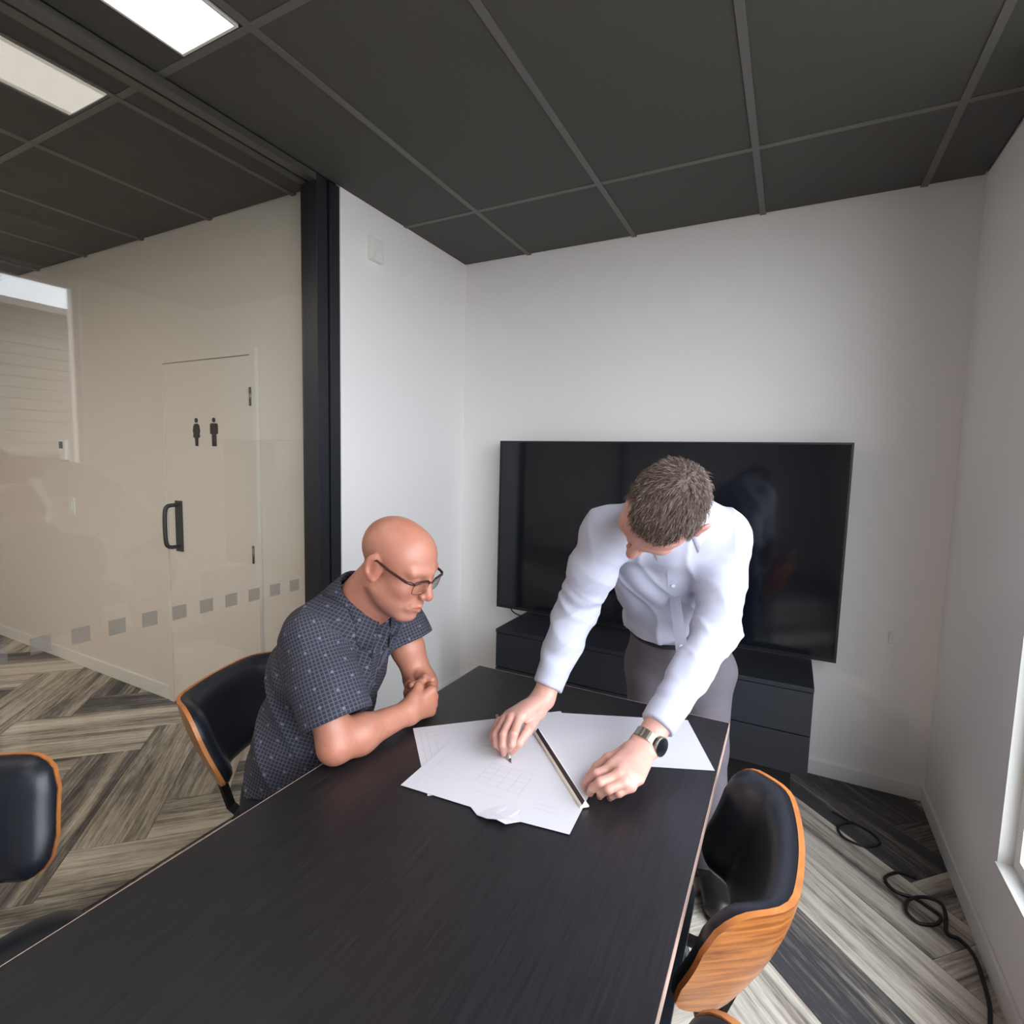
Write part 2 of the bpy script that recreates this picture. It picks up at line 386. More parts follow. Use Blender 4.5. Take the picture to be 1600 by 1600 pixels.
# outside: pale paving and the neighbouring house the glass mirrors
struct(B('ground', 'concrete', XR+.2, 40, -30, 45, -.35, -.25), 'pale sunlit paving outside the window', 'ground')
nb = empty('neighbour_house', (9, 5.7, -.25), 0, 'pale weatherboard house outside the window', 'house')
rel(B('house_wall', 'weatherboard', 9.05, 12, 3.4, 8, -.25, 4.0), nb)
brd = None
for k in range(21):
    if brd is None: brd = B('weatherboard', 'weatherboard', -.03, .03, -2.3, 2.3, 0, .19); o = brd
    else: o = bpy.data.objects.new('weatherboard', brd.data); COL.objects.link(o)
    o.location = (9.02, 5.7, -.2+.2*k); o.rotation_euler = (0, .06, 0); rel(o, nb)
MB_r = MB().prism([(8.6, 3.1), (12.4, 3.1), (12.4, 8.3), (8.6, 8.3)], 4.0, 4.12); rel(MB_r.build('roof', 'grid_grey'), nb)

# restroom door in the corridor wall
dx0, dx1, dz = -3.124, -2.39, 1.945; yf = YD
dr = empty('door_1', ((dx0+dx1)/2, yf, 0), 0, 'cream flush restroom door with black pull handle behind the glass', 'door', kind='structure')
rel(B('door_leaf', 'corridor_white', dx0+.004, dx1-.004, yf-.012, yf+.02, .012, dz-.006), dr)
j = MB(); j.box(dx0-.04, dx0, yf-.018, yf+.01, 0, dz+.036); j.box(dx1, dx1+.04, yf-.018, yf+.01, 0, dz+.036); j.box(dx0, dx1, yf-.018, yf+.01, dz, dz+.036)
rel(j.build('door_frame', 'corridor_white'), dr)
h = rel(B('door_handle', 'handle_black', -3.045, -2.985, yf-.02, yf-.012, .905, 1.19, bevel=.002), dr)
gpt = catmull([(-3.03, yf-.02, 1.165), (-3.032, yf-.065, 1.16), (-3.035, yf-.08, 1.12), (-3.035, yf-.08, .975), (-3.032, yf-.065, .935), (-3.03, yf-.02, .93)], 6)
gr = MB().tube(gpt, .011, 10).build('grip', 'handle_black'); rel(gr, h)
for z in (1.74, .95):
    rel(MB().tube([(dx1+.002, yf-.018, z-.045), (dx1+.002, yf-.018, z+.045)], .007, 10).build('hinge', 'hinge_steel'), dr)
def outline(pts): return [(x, z) for x, z in pts]
def picto(cx, cz, kind):
    mb = MB()
    def plate(poly):
        lo = [mb.bm.verts.new((cx+x, yf-.016, cz+z)) for x, z in poly]; hi = [mb.bm.verts.new((cx+x, yf-.0118, cz+z)) for x, z in poly]; k = len(poly)
        for f_ in [lo, hi[::-1]]+[[lo[i], hi[i], hi[(i+1) % k], lo[(i+1) % k]] for i in range(k)]: mb.bm.faces.new(f_)
    plate([(.0115*math.cos(a), .06+.0125*math.sin(a)) for a in [2*math.pi*i/14 for i in range(14)]])
    if kind == 'woman':
        plate([(-.013, .042), (.013, .042), (.024, .03), (.03, -.002), (.024, -.006), (.017, .018), (.028, -.028), (.012, -.034), (.01, -.076), (.002, -.076), (0, -.036), (-.002, -.076), (-.01, -.076), (-.012, -.034), (-.028, -.028), (-.017, .018), (-.024, -.006), (-.03, -.002), (-.024, .03)])
    else:
        plate([(-.022, .043), (.022, .043), (.03, .036), (.03, -.012), (.022, -.012), (.02, .026), (.017, .026), (.017, -.076), (.003, -.076), (.002, -.02), (-.002, -.02), (-.003, -.076), (-.017, -.076), (-.017, .026), (-.02, .026), (-.022, -.012), (-.03, -.012), (-.03, .036)])
    o = mb.build('pictogram', 'sign_black'); o['label'] = 'black %s restroom symbol' % kind; rel(o, dr)
picto(-2.836, 1.57, 'woman'); picto(-2.687, 1.57, 'man')
# small wall devices
th = empty('thermostat', (-4.28, YD, 1.46), 0, 'white thermostat with small dark display on the corridor wall', 'thermostat')
rel(B('case', 'plastic_white', -4.325, -4.235, YD-.02, YD, 1.39, 1.525, bevel=.004), th); rel(B('display', 'plastic_dark', -4.313, -4.265, YD-.0215, YD-.019, 1.465, 1.51), th)
s = empty('light_switch', (-4.22, YD, 1.09), 0, 'white double light switch below the thermostat', 'switch')
rel(B('plate', 'plastic_white', -4.255, -4.185, YD-.01, YD, 1.03, 1.145, bevel=.003), s); rel(B('rocker', 'plastic_white', -4.235, -4.205, YD-.014, YD-.009, 1.06, 1.115, bevel=.002), s)
s = empty('wall_sensor', (XL, 2.035, 2.44), 0, 'small white sensor box high on the short wall beside the post', 'sensor')
rel(B('housing', 'plastic_white', XL, XL+.03, 1.99, 2.075, 2.385, 2.485, bevel=.006), s); rel(B('lens', 'trim_white', XL+.029, XL+.036, 2.01, 2.055, 2.40, 2.43, bevel=.003), s)
s = empty('wall_hook', (.437, YB, .717), 0, 'tiny white hook on the back wall right of television', 'hook')
rel(MB().tube(catmull([(.437, YB, .735), (.437, YB-.012, .735), (.437, YB-.014, .71), (.437, YB-.02, .698), (.437, YB-.028, .705)], 5), .005, 8).build('hook_arm', 'plastic_white'), s)
rel(B('base_plate', 'plastic_white', .428, .446, YB-.003, YB, .70, .745), s)
# ------------------------------------------------------------------ table
TX0, TX1, TY0, TY1, TZ = -.925, -.107, -.55, 1.559, .74
tb = empty('meeting_table', ((TX0+TX1)/2, (TY0+TY1)/2, 0), 0, 'long black woodgrain meeting table with tan plywood edge', 'table')
rel(B('tabletop', 'table_top', TX0+.0015, TX1-.0015, TY0+.0015, TY1-.0015, TZ-.022, TZ, bevel=.001), tb)
for a in ((TX0, TX0+.0015, TY0, TY1), (TX1-.0015, TX1, TY0, TY1), (TX0+.0015, TX1-.0015, TY0, TY0+.0015), (TX0+.0015, TX1-.0015, TY1-.0015, TY1)):
    rel(B('edge_band', 'edge_tan', *a, TZ-.022, TZ), tb)
rel(MB().box(TX0+.10, TX1-.10, TY0+.25, TY0+.30, TZ-.06, TZ-.022).box(TX0+.10, TX1-.10, TY1-.30, TY1-.25, TZ-.06, TZ-.022).box(-.54, -.49, TY0+.30, TY1-.30, TZ-.06, TZ-.022).build('under_frame', 'black_steel'), tb)
for x in (TX0+.13, TX1-.13):
    for y in (TY0+.275, TY1-.275):
        rel(B('leg', 'black_steel', x-.025, x+.025, y-.025, y+.025, 0, TZ-.06, bevel=.003), tb)

# ------------------------------------------------------------------ chairs
BEND = []
def bend_table():
    x = y = 0.0; N = 60; L_ = .300; BEND.append((0, 0, 0))
    for i in range(N):
        a = (i+.5)/N*L_; k = min(1, max(0, (a-.125)/.085)); k = k*k*(3-2*k)
        ph = math.radians(9)*min(1, a/.13)+math.radians(45)*k
        x += math.sin(ph)*L_/N; y += math.cos(ph)*L_/N; BEND.append((x, y, ph))
bend_table()
def back_point(s, v, off=0.0):
    """a point of the bent shell: s -1..1 across, v 0..1 up, off metres towards the sitter"""
    t = min(.9999, abs(s))*60; i = int(t); f = t-i; A, C = BEND[i], BEND[i+1]; sg = 1 if s >= 0 else -1
    x, y, th = [A[k]+(C[k]-A[k])*f for k in range(3)]; k = .82+.18*v
    x = x*(.95+.05*v) + .085*(1-v)**1.15 - .010*math.sin(math.pi*v)
    z = .548+.237*v
    return Vector((x+math.cos(th)*off, sg*(y*k-math.sin(th)*off), z+.1*off))
def rounded_grid(ns, nv, inset, rs=.24, rv=.30):
    """(s,v) grid filling a rounded rectangle"""
    out = []
    S = 1-inset*3.3; V0, V1 = inset*3.2, 1-inset*3.2
    for i in range(ns+1):
        a = -math.cos(math.pi*i/ns)*.35 + (2*i/ns-1)*.65; s = a*S
        e = max(0, (abs(a)-(1-rs))/rs); cut = (1-math.sqrt(max(0, 1-e*e)))*rv
        e2 = max(0, (abs(a)-(1-rs*1.2))/(rs*1.2)); cutb = (1-math.sqrt(max(0, 1-e2*e2)))*rv*1.1
        lo, hi = V0+cutb*(V1-V0), V1-cut*(V1-V0)
        out.append([(s, lo+(hi-lo)*j/nv) for j in range(nv+1)])
    return out
def slab(grid, f0, f1, name, m, parent, edge=None, smooth=True):
    """closed skin between surface f0 (outside) and f1 (inside) over the grid; edge = material index of the rim"""
    bm = bmesh.new(); ns, nv = len(grid)-1, len(grid[0])-1
    A = [[bm.verts.new(f0(*p, i/ns, j/nv)) for j, p in enumerate(r)] for i, r in enumerate(grid)]
    C = [[bm.verts.new(f1(*p, i/ns, j/nv)) for j, p in enumerate(r)] for i, r in enumerate(grid)]
    for i in range(ns):
        for j in range(nv):
            bm.faces.new((A[i][j], A[i][j+1], A[i+1][j+1], A[i+1][j])); bm.faces.new((C[i][j], C[i+1][j], C[i+1][j+1], C[i][j+1]))
    loop = [(i, 0) for i in range(ns)]+[(ns, j) for j in range(nv)]+[(i, nv) for i in range(ns, 0, -1)]+[(0, j) for j in range(nv, 0, -1)]
    for k in range(len(loop)):
        a, b = loop[k], loop[(k+1) % len(loop)]
        f = bm.faces.new((A[a[0]][a[1]], A[b[0]][b[1]], C[b[0]][b[1]], C[a[0]][a[1]]))
        if edge is not None: f.material_index = edge
        for e in f.edges: pass
    bmesh.ops.remove_doubles(bm, verts=bm.verts[:], dist=1e-5)
    bmesh.ops.recalc_face_normals(bm, faces=bm.faces[:])
    for f in bm.faces: f.smooth = True
    for e in bm.edges:
        if len(e.link_faces) == 2 and e.calc_face_angle(0) > math.radians(50): e.smooth = False
    me = bpy.data.meshes.new(name); bm.to_mesh(me); bm.free()
    return link(name, me, m, parent)
def seat_point(a, b, z):   # a -1..1 across, b 0..1 rear to front
    w_ = .243+.006*math.sin(b*1.7)
    x = .185+.415*b; y = a*w_
    dish = -.014*(1-a*a)*math.sin(math.pi*min(1, b*1.1))
    fall = -.03*max(0, (b-.72)/.28)**2+.030*max(0, (.30-b)/.30)**2
    return Vector((x, y, z+dish+fall))
def make_chair():
    e = empty('conference_chair', (0, 0, 0))
    g = rounded_grid(30, 12, 0)
    slab(g, lambda s, v, i, j: back_point(s, v, -.010), lambda s, v, i, j: back_point(s, v, 0), 'backrest_shell', ['walnut', 'walnut_edge'], e, edge=1)
    g2 = rounded_grid(30, 14, .002)
    def puff(s, v, i, j):
        ea = 4*i*(1-i); eb = 4*j*(1-j); return back_point(s, v, 0.010+.030*min(1, ea*2.2)**.5*min(1, eb*1.7)**.5)
    slab(g2, lambda s, v, i, j: back_point(s, v, .0005), puff, 'back_cushion', 'leather', e)
    # seat: bent shell and pad
    def sg(ins):
        out = []
        for i in range(25):
            a = -math.cos(math.pi*i/24)*.4+(2*i/24-1)*.6
            ed = max(0, (abs(a)-.62)/.38); c = (1-math.sqrt(max(0, 1-ed*ed)))*.13
            out.append([(a*(1-ins), ins*.5+c+(1-ins-2*c)*j/14) for j in range(15)])
        return out
    slab(sg(0), lambda a, b, i, j: seat_point(a, b, .421), lambda a, b, i, j: seat_point(a, b, .433), 'seat_shell', ['walnut', 'walnut_edge'], e, edge=1)
    slab(sg(.012), lambda a, b, i, j: seat_point(a, b-.012, .4335), lambda a, b, i, j: seat_point(a, b-.012, .446+.028*min(1, 8*i*(1-i))**.5*min(1, 8*j*(1-j))**.5), 'seat_pad', 'leather', e)
    for s in (-1, 1):
        MB().tube([(.22, s*.15, .425), (.12, s*.20, .0)], [.0125, .010], 12).build('leg', 'black_steel', e)
        MB().tube([(.51, s*.16, .425), (.57, s*.205, .0)], [.0125, .010], 12).build('leg', 'black_steel', e)
        mb = MB(); pts = [(.28, .419), (.17, .413), (.125, .445), (.098, .52), (.066, .615)]
        ring = []
        for k, (x, z) in enumerate(pts):
            dx, dz_ = (pts[min(k+1, 4)][0]-pts[max(k-1, 0)][0], pts[min(k+1, 4)][1]-pts[max(k-1, 0)][1]); l_ = math.hypot(dx, dz_); nx, nz = -dz_/l_*.004, dx/l_*.004
            yc = s*.11
            ring.append([mb.bm.verts.new((x+q*nx, yc+r_*.014, z+q*nz)) for q, r_ in ((-1, -1), (1, -1), (1, 1), (-1, 1))])
        for k in range(4):
            for q in range(4): mb.bm.faces.new((ring[k][q], ring[k][(q+1) % 4], ring[k+1][(q+1) % 4], ring[k+1][q]))
        mb.bm.faces.new(ring[0][::-1]); mb.bm.faces.new(ring[-1])
        mb.build('back_bracket', 'black_steel', e)
    for x_, y_ in ((.22, .15), (.51, .16)): MB().tube([(x_, -y_, .415), (x_, y_, .415)], .010, 10).build('seat_rail', 'black_steel', e)
    return e
def copy_tree(o, parent=None):
    c = o.copy(); COL.objects.link(c); c.parent = parent
    for ch in list(o.children): copy_tree(ch, c)
    return c
chair0 = make_chair()
CH = [(-1.525, .985, math.radians(20), 'walnut and black leather chair the seated man sits on'),
      (-1.53, .305, math.radians(-3), 'empty walnut and black leather chair at the lower left edge, pulled out from the table'),
      (.055, 1.045, math.pi+math.radians(1), 'empty walnut and black leather chair on the window side, beside the papers'),
      (.068, .44, math.pi+math.radians(3), 'nearest walnut and black leather chair on the window side, only its top showing')]
for i, (x, y, a, lab) in enumerate(CH):
    o = chair0 if i == 0 else copy_tree(chair0)
    o.location = (x, y, 0); o.rotation_euler = (0, 0, a)
    tag(o, lab, 'chair', 'bentwood chairs around the meeting table')

# ------------------------------------------------------------------ television and low cabinet
tv = empty('television', (-.64, 2.75, .6), 0, 'large black flat-screen television mounted on the back wall', 'television')
ty = 2.72
def on_y(px, py, Y): v = ray(px, py); return CAM+v*(Y/v[1])
tl, tr_, bl, br = on_y(780, 690, ty), on_y(1337, 690, ty), on_y(778, 950, ty), on_y(1305, 1033, ty)
tx0, tx1 = (tl[0]+bl[0])/2, (tr_[0]+br[0])/2; tz1, tz0 = (tl[2]+tr_[2])/2, (bl[2]+br[2])/2
rel(B('screen', 'tv_screen', tx0+.009, tx1-.009, ty, ty+.006, tz0+.016, tz1-.009), tv)
f = MB(); f.box(tx0, tx0+.009, ty-.003, ty+.03, tz0, tz1); f.box(tx1-.009, tx1, ty-.003, ty+.03, tz0, tz1); f.box(tx0+.009, tx1-.009, ty-.003, ty+.03, tz1-.009, tz1); f.box(tx0+.009, tx1-.009, ty-.003, ty+.03, tz0, tz0+.016)
rel(f.build('bezel', 'tv_bezel'), tv)
rel(MB().box(tx0+.01, tx1-.01, ty+.0065, ty+.03, tz0+.01, tz1-.01).box(tx0+.25, tx1-.25, ty+.03, ty+.07, tz0+.08, tz1-.3, bevel=.01).build('rear_body', 'tv_bezel'), tv)
rel(MB().box(-.95, -.33, ty+.07, YB-.001, .8, 1.2).build('wall_bracket', 'black_steel'), tv)
cb = empty('low_cabinet', (-.61, 2.65, 0), 0, 'low black drawer cabinet under the television', 'cabinet')
cx0, cx1, cy0, cz0, cz1 = -1.353, .142, 2.45, .176, .558
rel(B('carcass', 'cabinet_black', cx0, cx1, cy0+.02, YB-.014, cz0, cz1-.02, bevel=.002), cb)
rel(B('top_panel', 'cabinet_black', cx0, cx1, cy0, YB-.014, cz1-.02, cz1, bevel=.002), cb)
xm = (cx0+cx1)/2
for a, b in ((cx0, xm), (xm, cx1)):
    for z0, z1 in ((cz0, .347), (.352, cz1-.023)):
        rel(B('drawer_front', 'cabinet_black', a+.003, b-.003, cy0, cy0+.019, z0, z1, bevel=.0015), cb)
rel(MB().box(cx0+.06, cx1-.06, cy0+.06, YB-.03, 0, cz0).build('plinth', 'black_steel'), cb)

def cable(name, pts, r, label, closed=False, n=10):
    o = MB().tube(catmull(pts, n), r, 8).build(name, 'cable_black'); tag(o, label, 'cable'); return o
cable('power_cable', [(-1.42, ty+.06, .66), (-1.44, ty+.07, .60), (-1.41, ty+.03, .573), (-1.33, ty+.0, .5625), (-1.2, ty+.02, .5625)], .004, 'thin black cable hanging between television and cabinet top')
fl = lambda px, py: tuple(at_z(px, py, .0065))
loops = [(1432, 1372), (1405, 1363), (1383, 1372), (1398, 1392), (1430, 1404), (1452, 1418), (1470, 1432), (1462, 1444), (1436, 1442), (1416, 1426), (1420, 1408), (1445, 1404), (1470, 1414), (1478, 1432), (1480, 1458), (1500, 1468), (1528, 1495), (1543, 1530), (1546, 1570), (1548, 1610), (1556, 1660)]
pts = [list(fl(*q)) for q in loops]
for k in (9, 10, 11, 12): pts[k][2] = .012
for q in pts: q[0] = min(q[0], XR-.03)
cable('floor_cable', pts, .0055, 'black cable looped on the carpet by the right wall')
lp = [(1300, 1268), (1325, 1282), (1360, 1300), (1375, 1318), (1350, 1322), (1318, 1308), (1310, 1290), (1335, 1285)]
cable('loose_cable', [fl(*q) for q in lp], .0045, 'second black cable coiled on the dark carpet in the back corner')

# ------------------------------------------------------------------ papers, ruler, pen
def paper_mat():
    m = bpy.data.materials.new('drawing_paper'); m.use_nodes = True; n = m.node_tree.nodes; L = m.node_tree.links
    b = n['Principled BSDF']; b.inputs['Roughness'].default_value = .7
    b.inputs['Base Color'].default_value = (*lin((203, 201, 207)), 1)
    return m
MATS['paper'] = paper_mat(); mat('ink', (186, 184, 192), .8); mat('ink_dark', (120, 118, 128), .8)
def sheet(name, poly, z, label, lift=None, lines=()):
    e = empty(name, (float(np.mean([p[0] for p in poly])), float(np.mean([p[1] for p in poly])), z), 0, label, 'paper', 'drawing sheets spread on the meeting table')
    bm = bmesh.new(); vs = [bm.verts.new((x, y, z)) for x, y in poly]; f = bm.faces.new(vs)
    bmesh.ops.triangulate(bm, faces=[f])
    for _ in range(4): bmesh.ops.subdivide_edges(bm, edges=[x for x in bm.edges if x.calc_length() > .04], cuts=1, use_grid_fill=True)
    bmesh.ops.triangulate(bm, faces=[q for q in bm.faces if len(q.verts) > 4])
    if lift:
        for v in bm.verts: v.co.z += lift(v.co.x, v.co.y)
    r = bmesh.ops.extrude_face_region(bm, geom=bm.faces[:])
    for v in r['geom']:
        if isinstance(v, bmesh.types.BMVert): v.co.z += .0004
    bmesh.ops.recalc_face_normals(bm, faces=bm.faces[:])
    me = bpy.data.meshes.new('sheet'); bm.to_mesh(me); bm.free(); o = link('sheet', me, 'paper', None); rel(o, e)
    if lines:
        mb = MB()
        for (x0, y0, x1, y1, wd) in lines:
            a, b = Vector((x0, y0, 0)), Vector((x1, y1, 0)); d = (b-a).normalized(); nn = Vector((-d.y, d.x, 0))*wd/2
            zz = z+.0006+(lift((x0+x1)/2, (y0+y1)/2) if lift else 0)
            mb.bm.faces.new([mb.bm.verts.new((q.x, q.y, zz)) for q in (a-nn, b-nn, b+nn, a+nn)])
        rel(mb.build('drawn_lines', 'ink'), e)
    return e
def local_lines(o, ang, segs):
    c, s = math.cos(ang), math.sin(ang)
    return [(o[0]+a*c-b*s, o[1]+a*s+b*c, o[0]+p*c-q*s, o[1]+p*s+q*c, w_) for a, b, p, q, w_ in segs]
a3 = math.radians(23.5); c3, s3 = math.cos(a3), math.sin(a3); o3 = np.array((-.114, 1.287))
r3 = lambda u, v: (float(o3[0]+u*c3-v*s3), float(o3[1]+u*s3+v*c3))
sheet('drawing_sheet', [r3(-.40, 0), r3(0, 0), r3(0, .248), r3(-.40, .248)], TZ+.0003, 'white paper sheet reaching the table edge under the wrist with the watch')
a2 = math.radians(44); o2 = (-.846, 1.089); c2, s2 = math.cos(a2), math.sin(a2)
r2 = lambda u, v: (o2[0]+u*c2+v*s2, o2[1]+u*s2-v*c2)
ln2 = [(o2[0]+a*c2+b*s2, o2[1]+a*s2-b*c2, o2[0]+p*c2+q*s2, o2[1]+p*s2-q*c2, .0012) for a, b, p, q in ((.015, .015, .40, .015), (.015, .015, .015, .28), (.03, .03, .12, .03), (.03, .05, .11, .05), (.03, .03, .03, .20), (.05, .08, .05, .16), (.12, .03, .12, .10), (.22, .02, .30, .05))]
sheet('drawing_sheet', [r2(0, 0), r2(.42, 0), r2(.42, .297), r2(0, .297)], TZ+.0010, 'white drawing sheet lying askew under the front one, near the clasped hands', lines=ln2)
def lift1(x, y):
    d = math.hypot(x+.47, y-.865); return .0012+.010*max(0, 1-d/.06)**2
front = [(-.712, .875), (-.54, .888), (-.515, .872), (-.49, .868), (-.45, .872), (-.43, .898), (-.332, .912), (-.348, 1.19), (-.725, 1.165)]
rng = random.Random(4)
ln1 = []
for q in range(5): ln1.append((-.58+.0*q, .97+.02*q, -.47, .975+.02*q, .0011))
for q in range(5): ln1.append((-.58+.027*q, .97, -.582+.027*q, 1.05, .0011))
ln1 += [(-.69, .895, -.69, 1.14, .001), (-.69, 1.14, -.40, 1.165, .001), (-.66, 1.09, -.60, 1.09, .001), (-.655, 1.075, -.61, 1.077, .001), (-.43, .95, -.37, .955, .0012), (-.43, .965, -.38, .97, .0012), (-.64, 1.105, -.62, 1.115, .003), (-.56, .94, -.49, .945, .001)]
sheet('drawing_sheet', front, TZ+.0012, 'front white building plan sheet with curled lower edge under the ruler', lift1, ln1)

mat('ruler_white', (238, 236, 230), .4); mat('ruler_black', (48, 42, 40), .5); mat('ruler_cream', (222, 205, 176), .5)
R0, R1 = np.array((-.545, 1.228)), np.array((-.334, 1.002)); Lr = float(np.linalg.norm(R1-R0)); ar = math.atan2(*(R1-R0)[::-1])
ru = empty('scale_ruler', (*[float(v) for v in (R0+R1)/2], TZ+.0030), ar, 'white triangular scale ruler with dark groove lying across the plans', 'ruler')
def tri_prism(sec, name, m):
    mb = MB(); A = [mb.bm.verts.new((-Lr/2, y, z)) for y, z in sec]; C = [mb.bm.verts.new((Lr/2, y, z)) for y, z in sec]; k = len(sec)
    mb.bm.faces.new(A[::-1]); mb.bm.faces.new(C)
    for i in range(k): mb.bm.faces.new((A[i], A[(i+1) % k], C[(i+1) % k], C[i]))
    return mb.build(name, m, ru)
tri_prism([(-.010, 0), (.010, 0), (.010, .003), (.0062, .0078), (.0032, .0078), (0, .0150), (-.0030, .0100), (-.0045, .0078), (-.010, .003)], 'ruler_body', 'ruler_white')
tri_prism([(-.0002, .0152), (-.0030, .0101), (-.0045, .0079), (-.0058, .0068), (-.0062, .0080), (-.0036, .0112), (-.0008, .0158)], 'groove', 'ruler_black')
tri_prism([(-.0100, .0030), (-.0088, .0040), (-.0091, .0046), (-.0104, .0036)], 'fine_groove', 'ruler_cream')
# ------------------------------------------------------------------ people: signed distance fields meshed into one skin
F32 = np.float32
def A_(v): return np.asarray(v, dtype=F32)
def nrm(v): v = np.asarray(v, float); return v/np.linalg.norm(v)
def cap(P, a, b, r1, r2=None):
    a, b = A_(a), A_(b); r2 = r1 if r2 is None else r2; ab = b-a; q = P-a
    t = np.clip((q@ab)/max(float(ab@ab), 1e-9), 0, 1)
    return np.linalg.norm(q-t[:, None]*ab, axis=1)-(r1+(r2-r1)*t)
def chain(P, pts, rad, k=.006):
    d = None
    for i in range(len(pts)-1):
        c = cap(P, pts[i], pts[i+1], rad[i], rad[i+1]); d = c if d is None else smin(d, c, k)
    return d
def ell(P, c, r, Q=None):
    q = P-A_(c)
    if Q is not None: q = q@A_(Q)
    r = A_(r); k0 = np.linalg.norm(q/r, axis=1); k1 = np.linalg.norm(q/(r*r), axis=1)+1e-9
    return k0*(k0-1)/k1
def ball(P, c, r): return np.linalg.norm(P-A_(c), axis=1)-r
def smin(a, b, k):
    h = np.clip(.5+.5*(b-a)/k, 0, 1); return b+(a-b)*h-k*h*(1-h)
def smax(a, b, k): return -smin(-a, -b, k)
def ecap(P, a, b, lat, s1, s2):
    a, b = np.asarray(a, float), np.asarray(b, float); L_ = np.linalg.norm(b-a); ax = (b-a)/L_; lat = nrm(np.asarray(lat, float)-ax*np.dot(ax, lat)); fr = np.cross(ax, lat)
    q = P-A_(a); s = q@A_(ax); t = np.clip(s/L_, 0, 1); w_ = s1[0]+(s2[0]-s1[0])*t; d_ = s1[1]+(s2[1]-s1[1])*t; e = s-t*L_
    m = np.minimum(w_, d_)
    return (np.sqrt((q@A_(lat)/w_)**2+(q@A_(fr)/d_)**2+(e/m)**2)-1)*m
def waves(P, amp, freqs, seed):
    r_ = np.random.RandomState(seed); out = 0
    for fq in freqs:
        k = r_.normal(size=3); k = k/np.linalg.norm(k)*fq; k2 = r_.normal(size=3); k2 = k2/np.linalg.norm(k2)*fq*.5
        out = out+np.sin(P@A_(k)+r_.rand()*6+1.4*np.sin(P@A_(k2)+r_.rand()*6))
    return (amp/len(freqs)*out).astype(F32)
def surface(fn, lo, hi, h, coarse=4):
    """naive surface nets of fn<0; fine samples only near the surface"""
    lo, hi = np.asarray(lo, float), np.asarray(hi, float)
    nc = np.ceil((hi-lo)/(h*coarse)).astype(int)+1; n = (nc-1)*coarse+1
    ax = [lo[i]+np.arange(nc[i])*h*coarse for i in range(3)]
    G = np.stack(np.meshgrid(*ax, indexing='ij'), -1).reshape(-1, 3).astype(F32)
    C = fn(G).reshape(nc)
    near = np.abs(C) < h*coarse*2.2
    cell = near[:-1, :-1, :-1].copy()
    for dx in (0, 1):
        for dy in (0, 1):
            for dz in (0, 1): cell |= near[dx:nc[0]-1+dx, dy:nc[1]-1+dy, dz:nc[2]-1+dz]
    V = np.repeat(np.repeat(np.repeat(C, coarse, 0), coarse, 1), coarse, 2)[:n[0], :n[1], :n[2]].astype(F32)
    need = np.zeros(n, bool)
    big = np.repeat(np.repeat(np.repeat(cell, coarse, 0), coarse, 1), coarse, 2)
    need[:-1, :-1, :-1] |= big; need[1:, 1:, 1:] |= big; need[1:, :-1, :-1] |= big; need[:-1, 1:, :-1] |= big; need[:-1, :-1, 1:] |= big
    need[1:, 1:, :-1] |= big; need[1:, :-1, 1:] |= big; need[:-1, 1:, 1:] |= big
    idx = np.argwhere(need); vals = np.empty(len(idx), F32)
    for s in range(0, len(idx), 400000):
        vals[s:s+400000] = fn((lo+idx[s:s+400000]*h).astype(F32))
    V[need] = vals
    S = V < 0
    corners = [(i, j, k) for i in (0, 1) for j in (0, 1) for k in (0, 1)]
    cnt = sum(S[c[0]:n[0]-1+c[0], c[1]:n[1]-1+c[1], c[2]:n[2]-1+c[2]].astype(np.int8) for c in corners)
    act = (cnt > 0) & (cnt < 8); ci = np.argwhere(act); vid = -np.ones(act.shape, np.int64); vid[act] = np.arange(len(ci))
    acc = np.zeros((len(ci), 3)); num = np.zeros(len(ci))
    cv = {c: V[ci[:, 0]+c[0], ci[:, 1]+c[1], ci[:, 2]+c[2]] for c in corners}
    for c in corners:
        for a in range(3):
            if c[a] == 0:
                c2 = list(c); c2[a] = 1; c2 = tuple(c2); v0, v1 = cv[c], cv[c2]; m = (v0 < 0) != (v1 < 0)
                t = np.where(m, v0/np.where(m, v0-v1, 1), 0); p = np.tile(np.array(c, float), (len(ci), 1)); p[:, a] = t
                acc[m] += p[m]; num[m] += 1
    verts = lo+(ci+acc/np.maximum(num, 1)[:, None])*h
    quads = []
    for a in range(3):
        b, c = [(1, 2), (2, 0), (0, 1)][a]
        sl0 = [slice(None)]*3; sl1 = [slice(None)]*3; sl0[a] = slice(0, n[a]-1); sl1[a] = slice(1, n[a])
        ch = S[tuple(sl0)] != S[tuple(sl1)]; e = np.argwhere(ch)
        ok = (e[:, b] > 0) & (e[:, c] > 0) & (e[:, b] < n[b]-1) & (e[:, c] < n[c]-1); e = e[ok]
        q = []
        for ob, oc in ((-1, -1), (0, -1), (0, 0), (-1, 0)):
            f = e.copy(); f[:, b] += ob; f[:, c] += oc; q.append(vid[f[:, 0], f[:, 1], f[:, 2]])
        q = np.stack(q, 1); inside = S[e[:, 0], e[:, 1], e[:, 2]]
        q[~inside] = q[~inside][:, ::-1]; quads.append(q)
    return verts, np.concatenate(quads)
def relax(v, q, it=1, w_=.5):
    for _ in range(it):
        s = np.zeros_like(v); n_ = np.zeros(len(v))
        for a, b in ((0, 1), (1, 2), (2, 3), (3, 0)):
            np.add.at(s, q[:, a], v[q[:, b]]); np.add.at(s, q[:, b], v[q[:, a]]); np.add.at(n_, q[:, a], 1); np.add.at(n_, q[:, b], 1)
        v = v*(1-w_)+w_*s/np.maximum(n_, 1)[:, None]
    return v
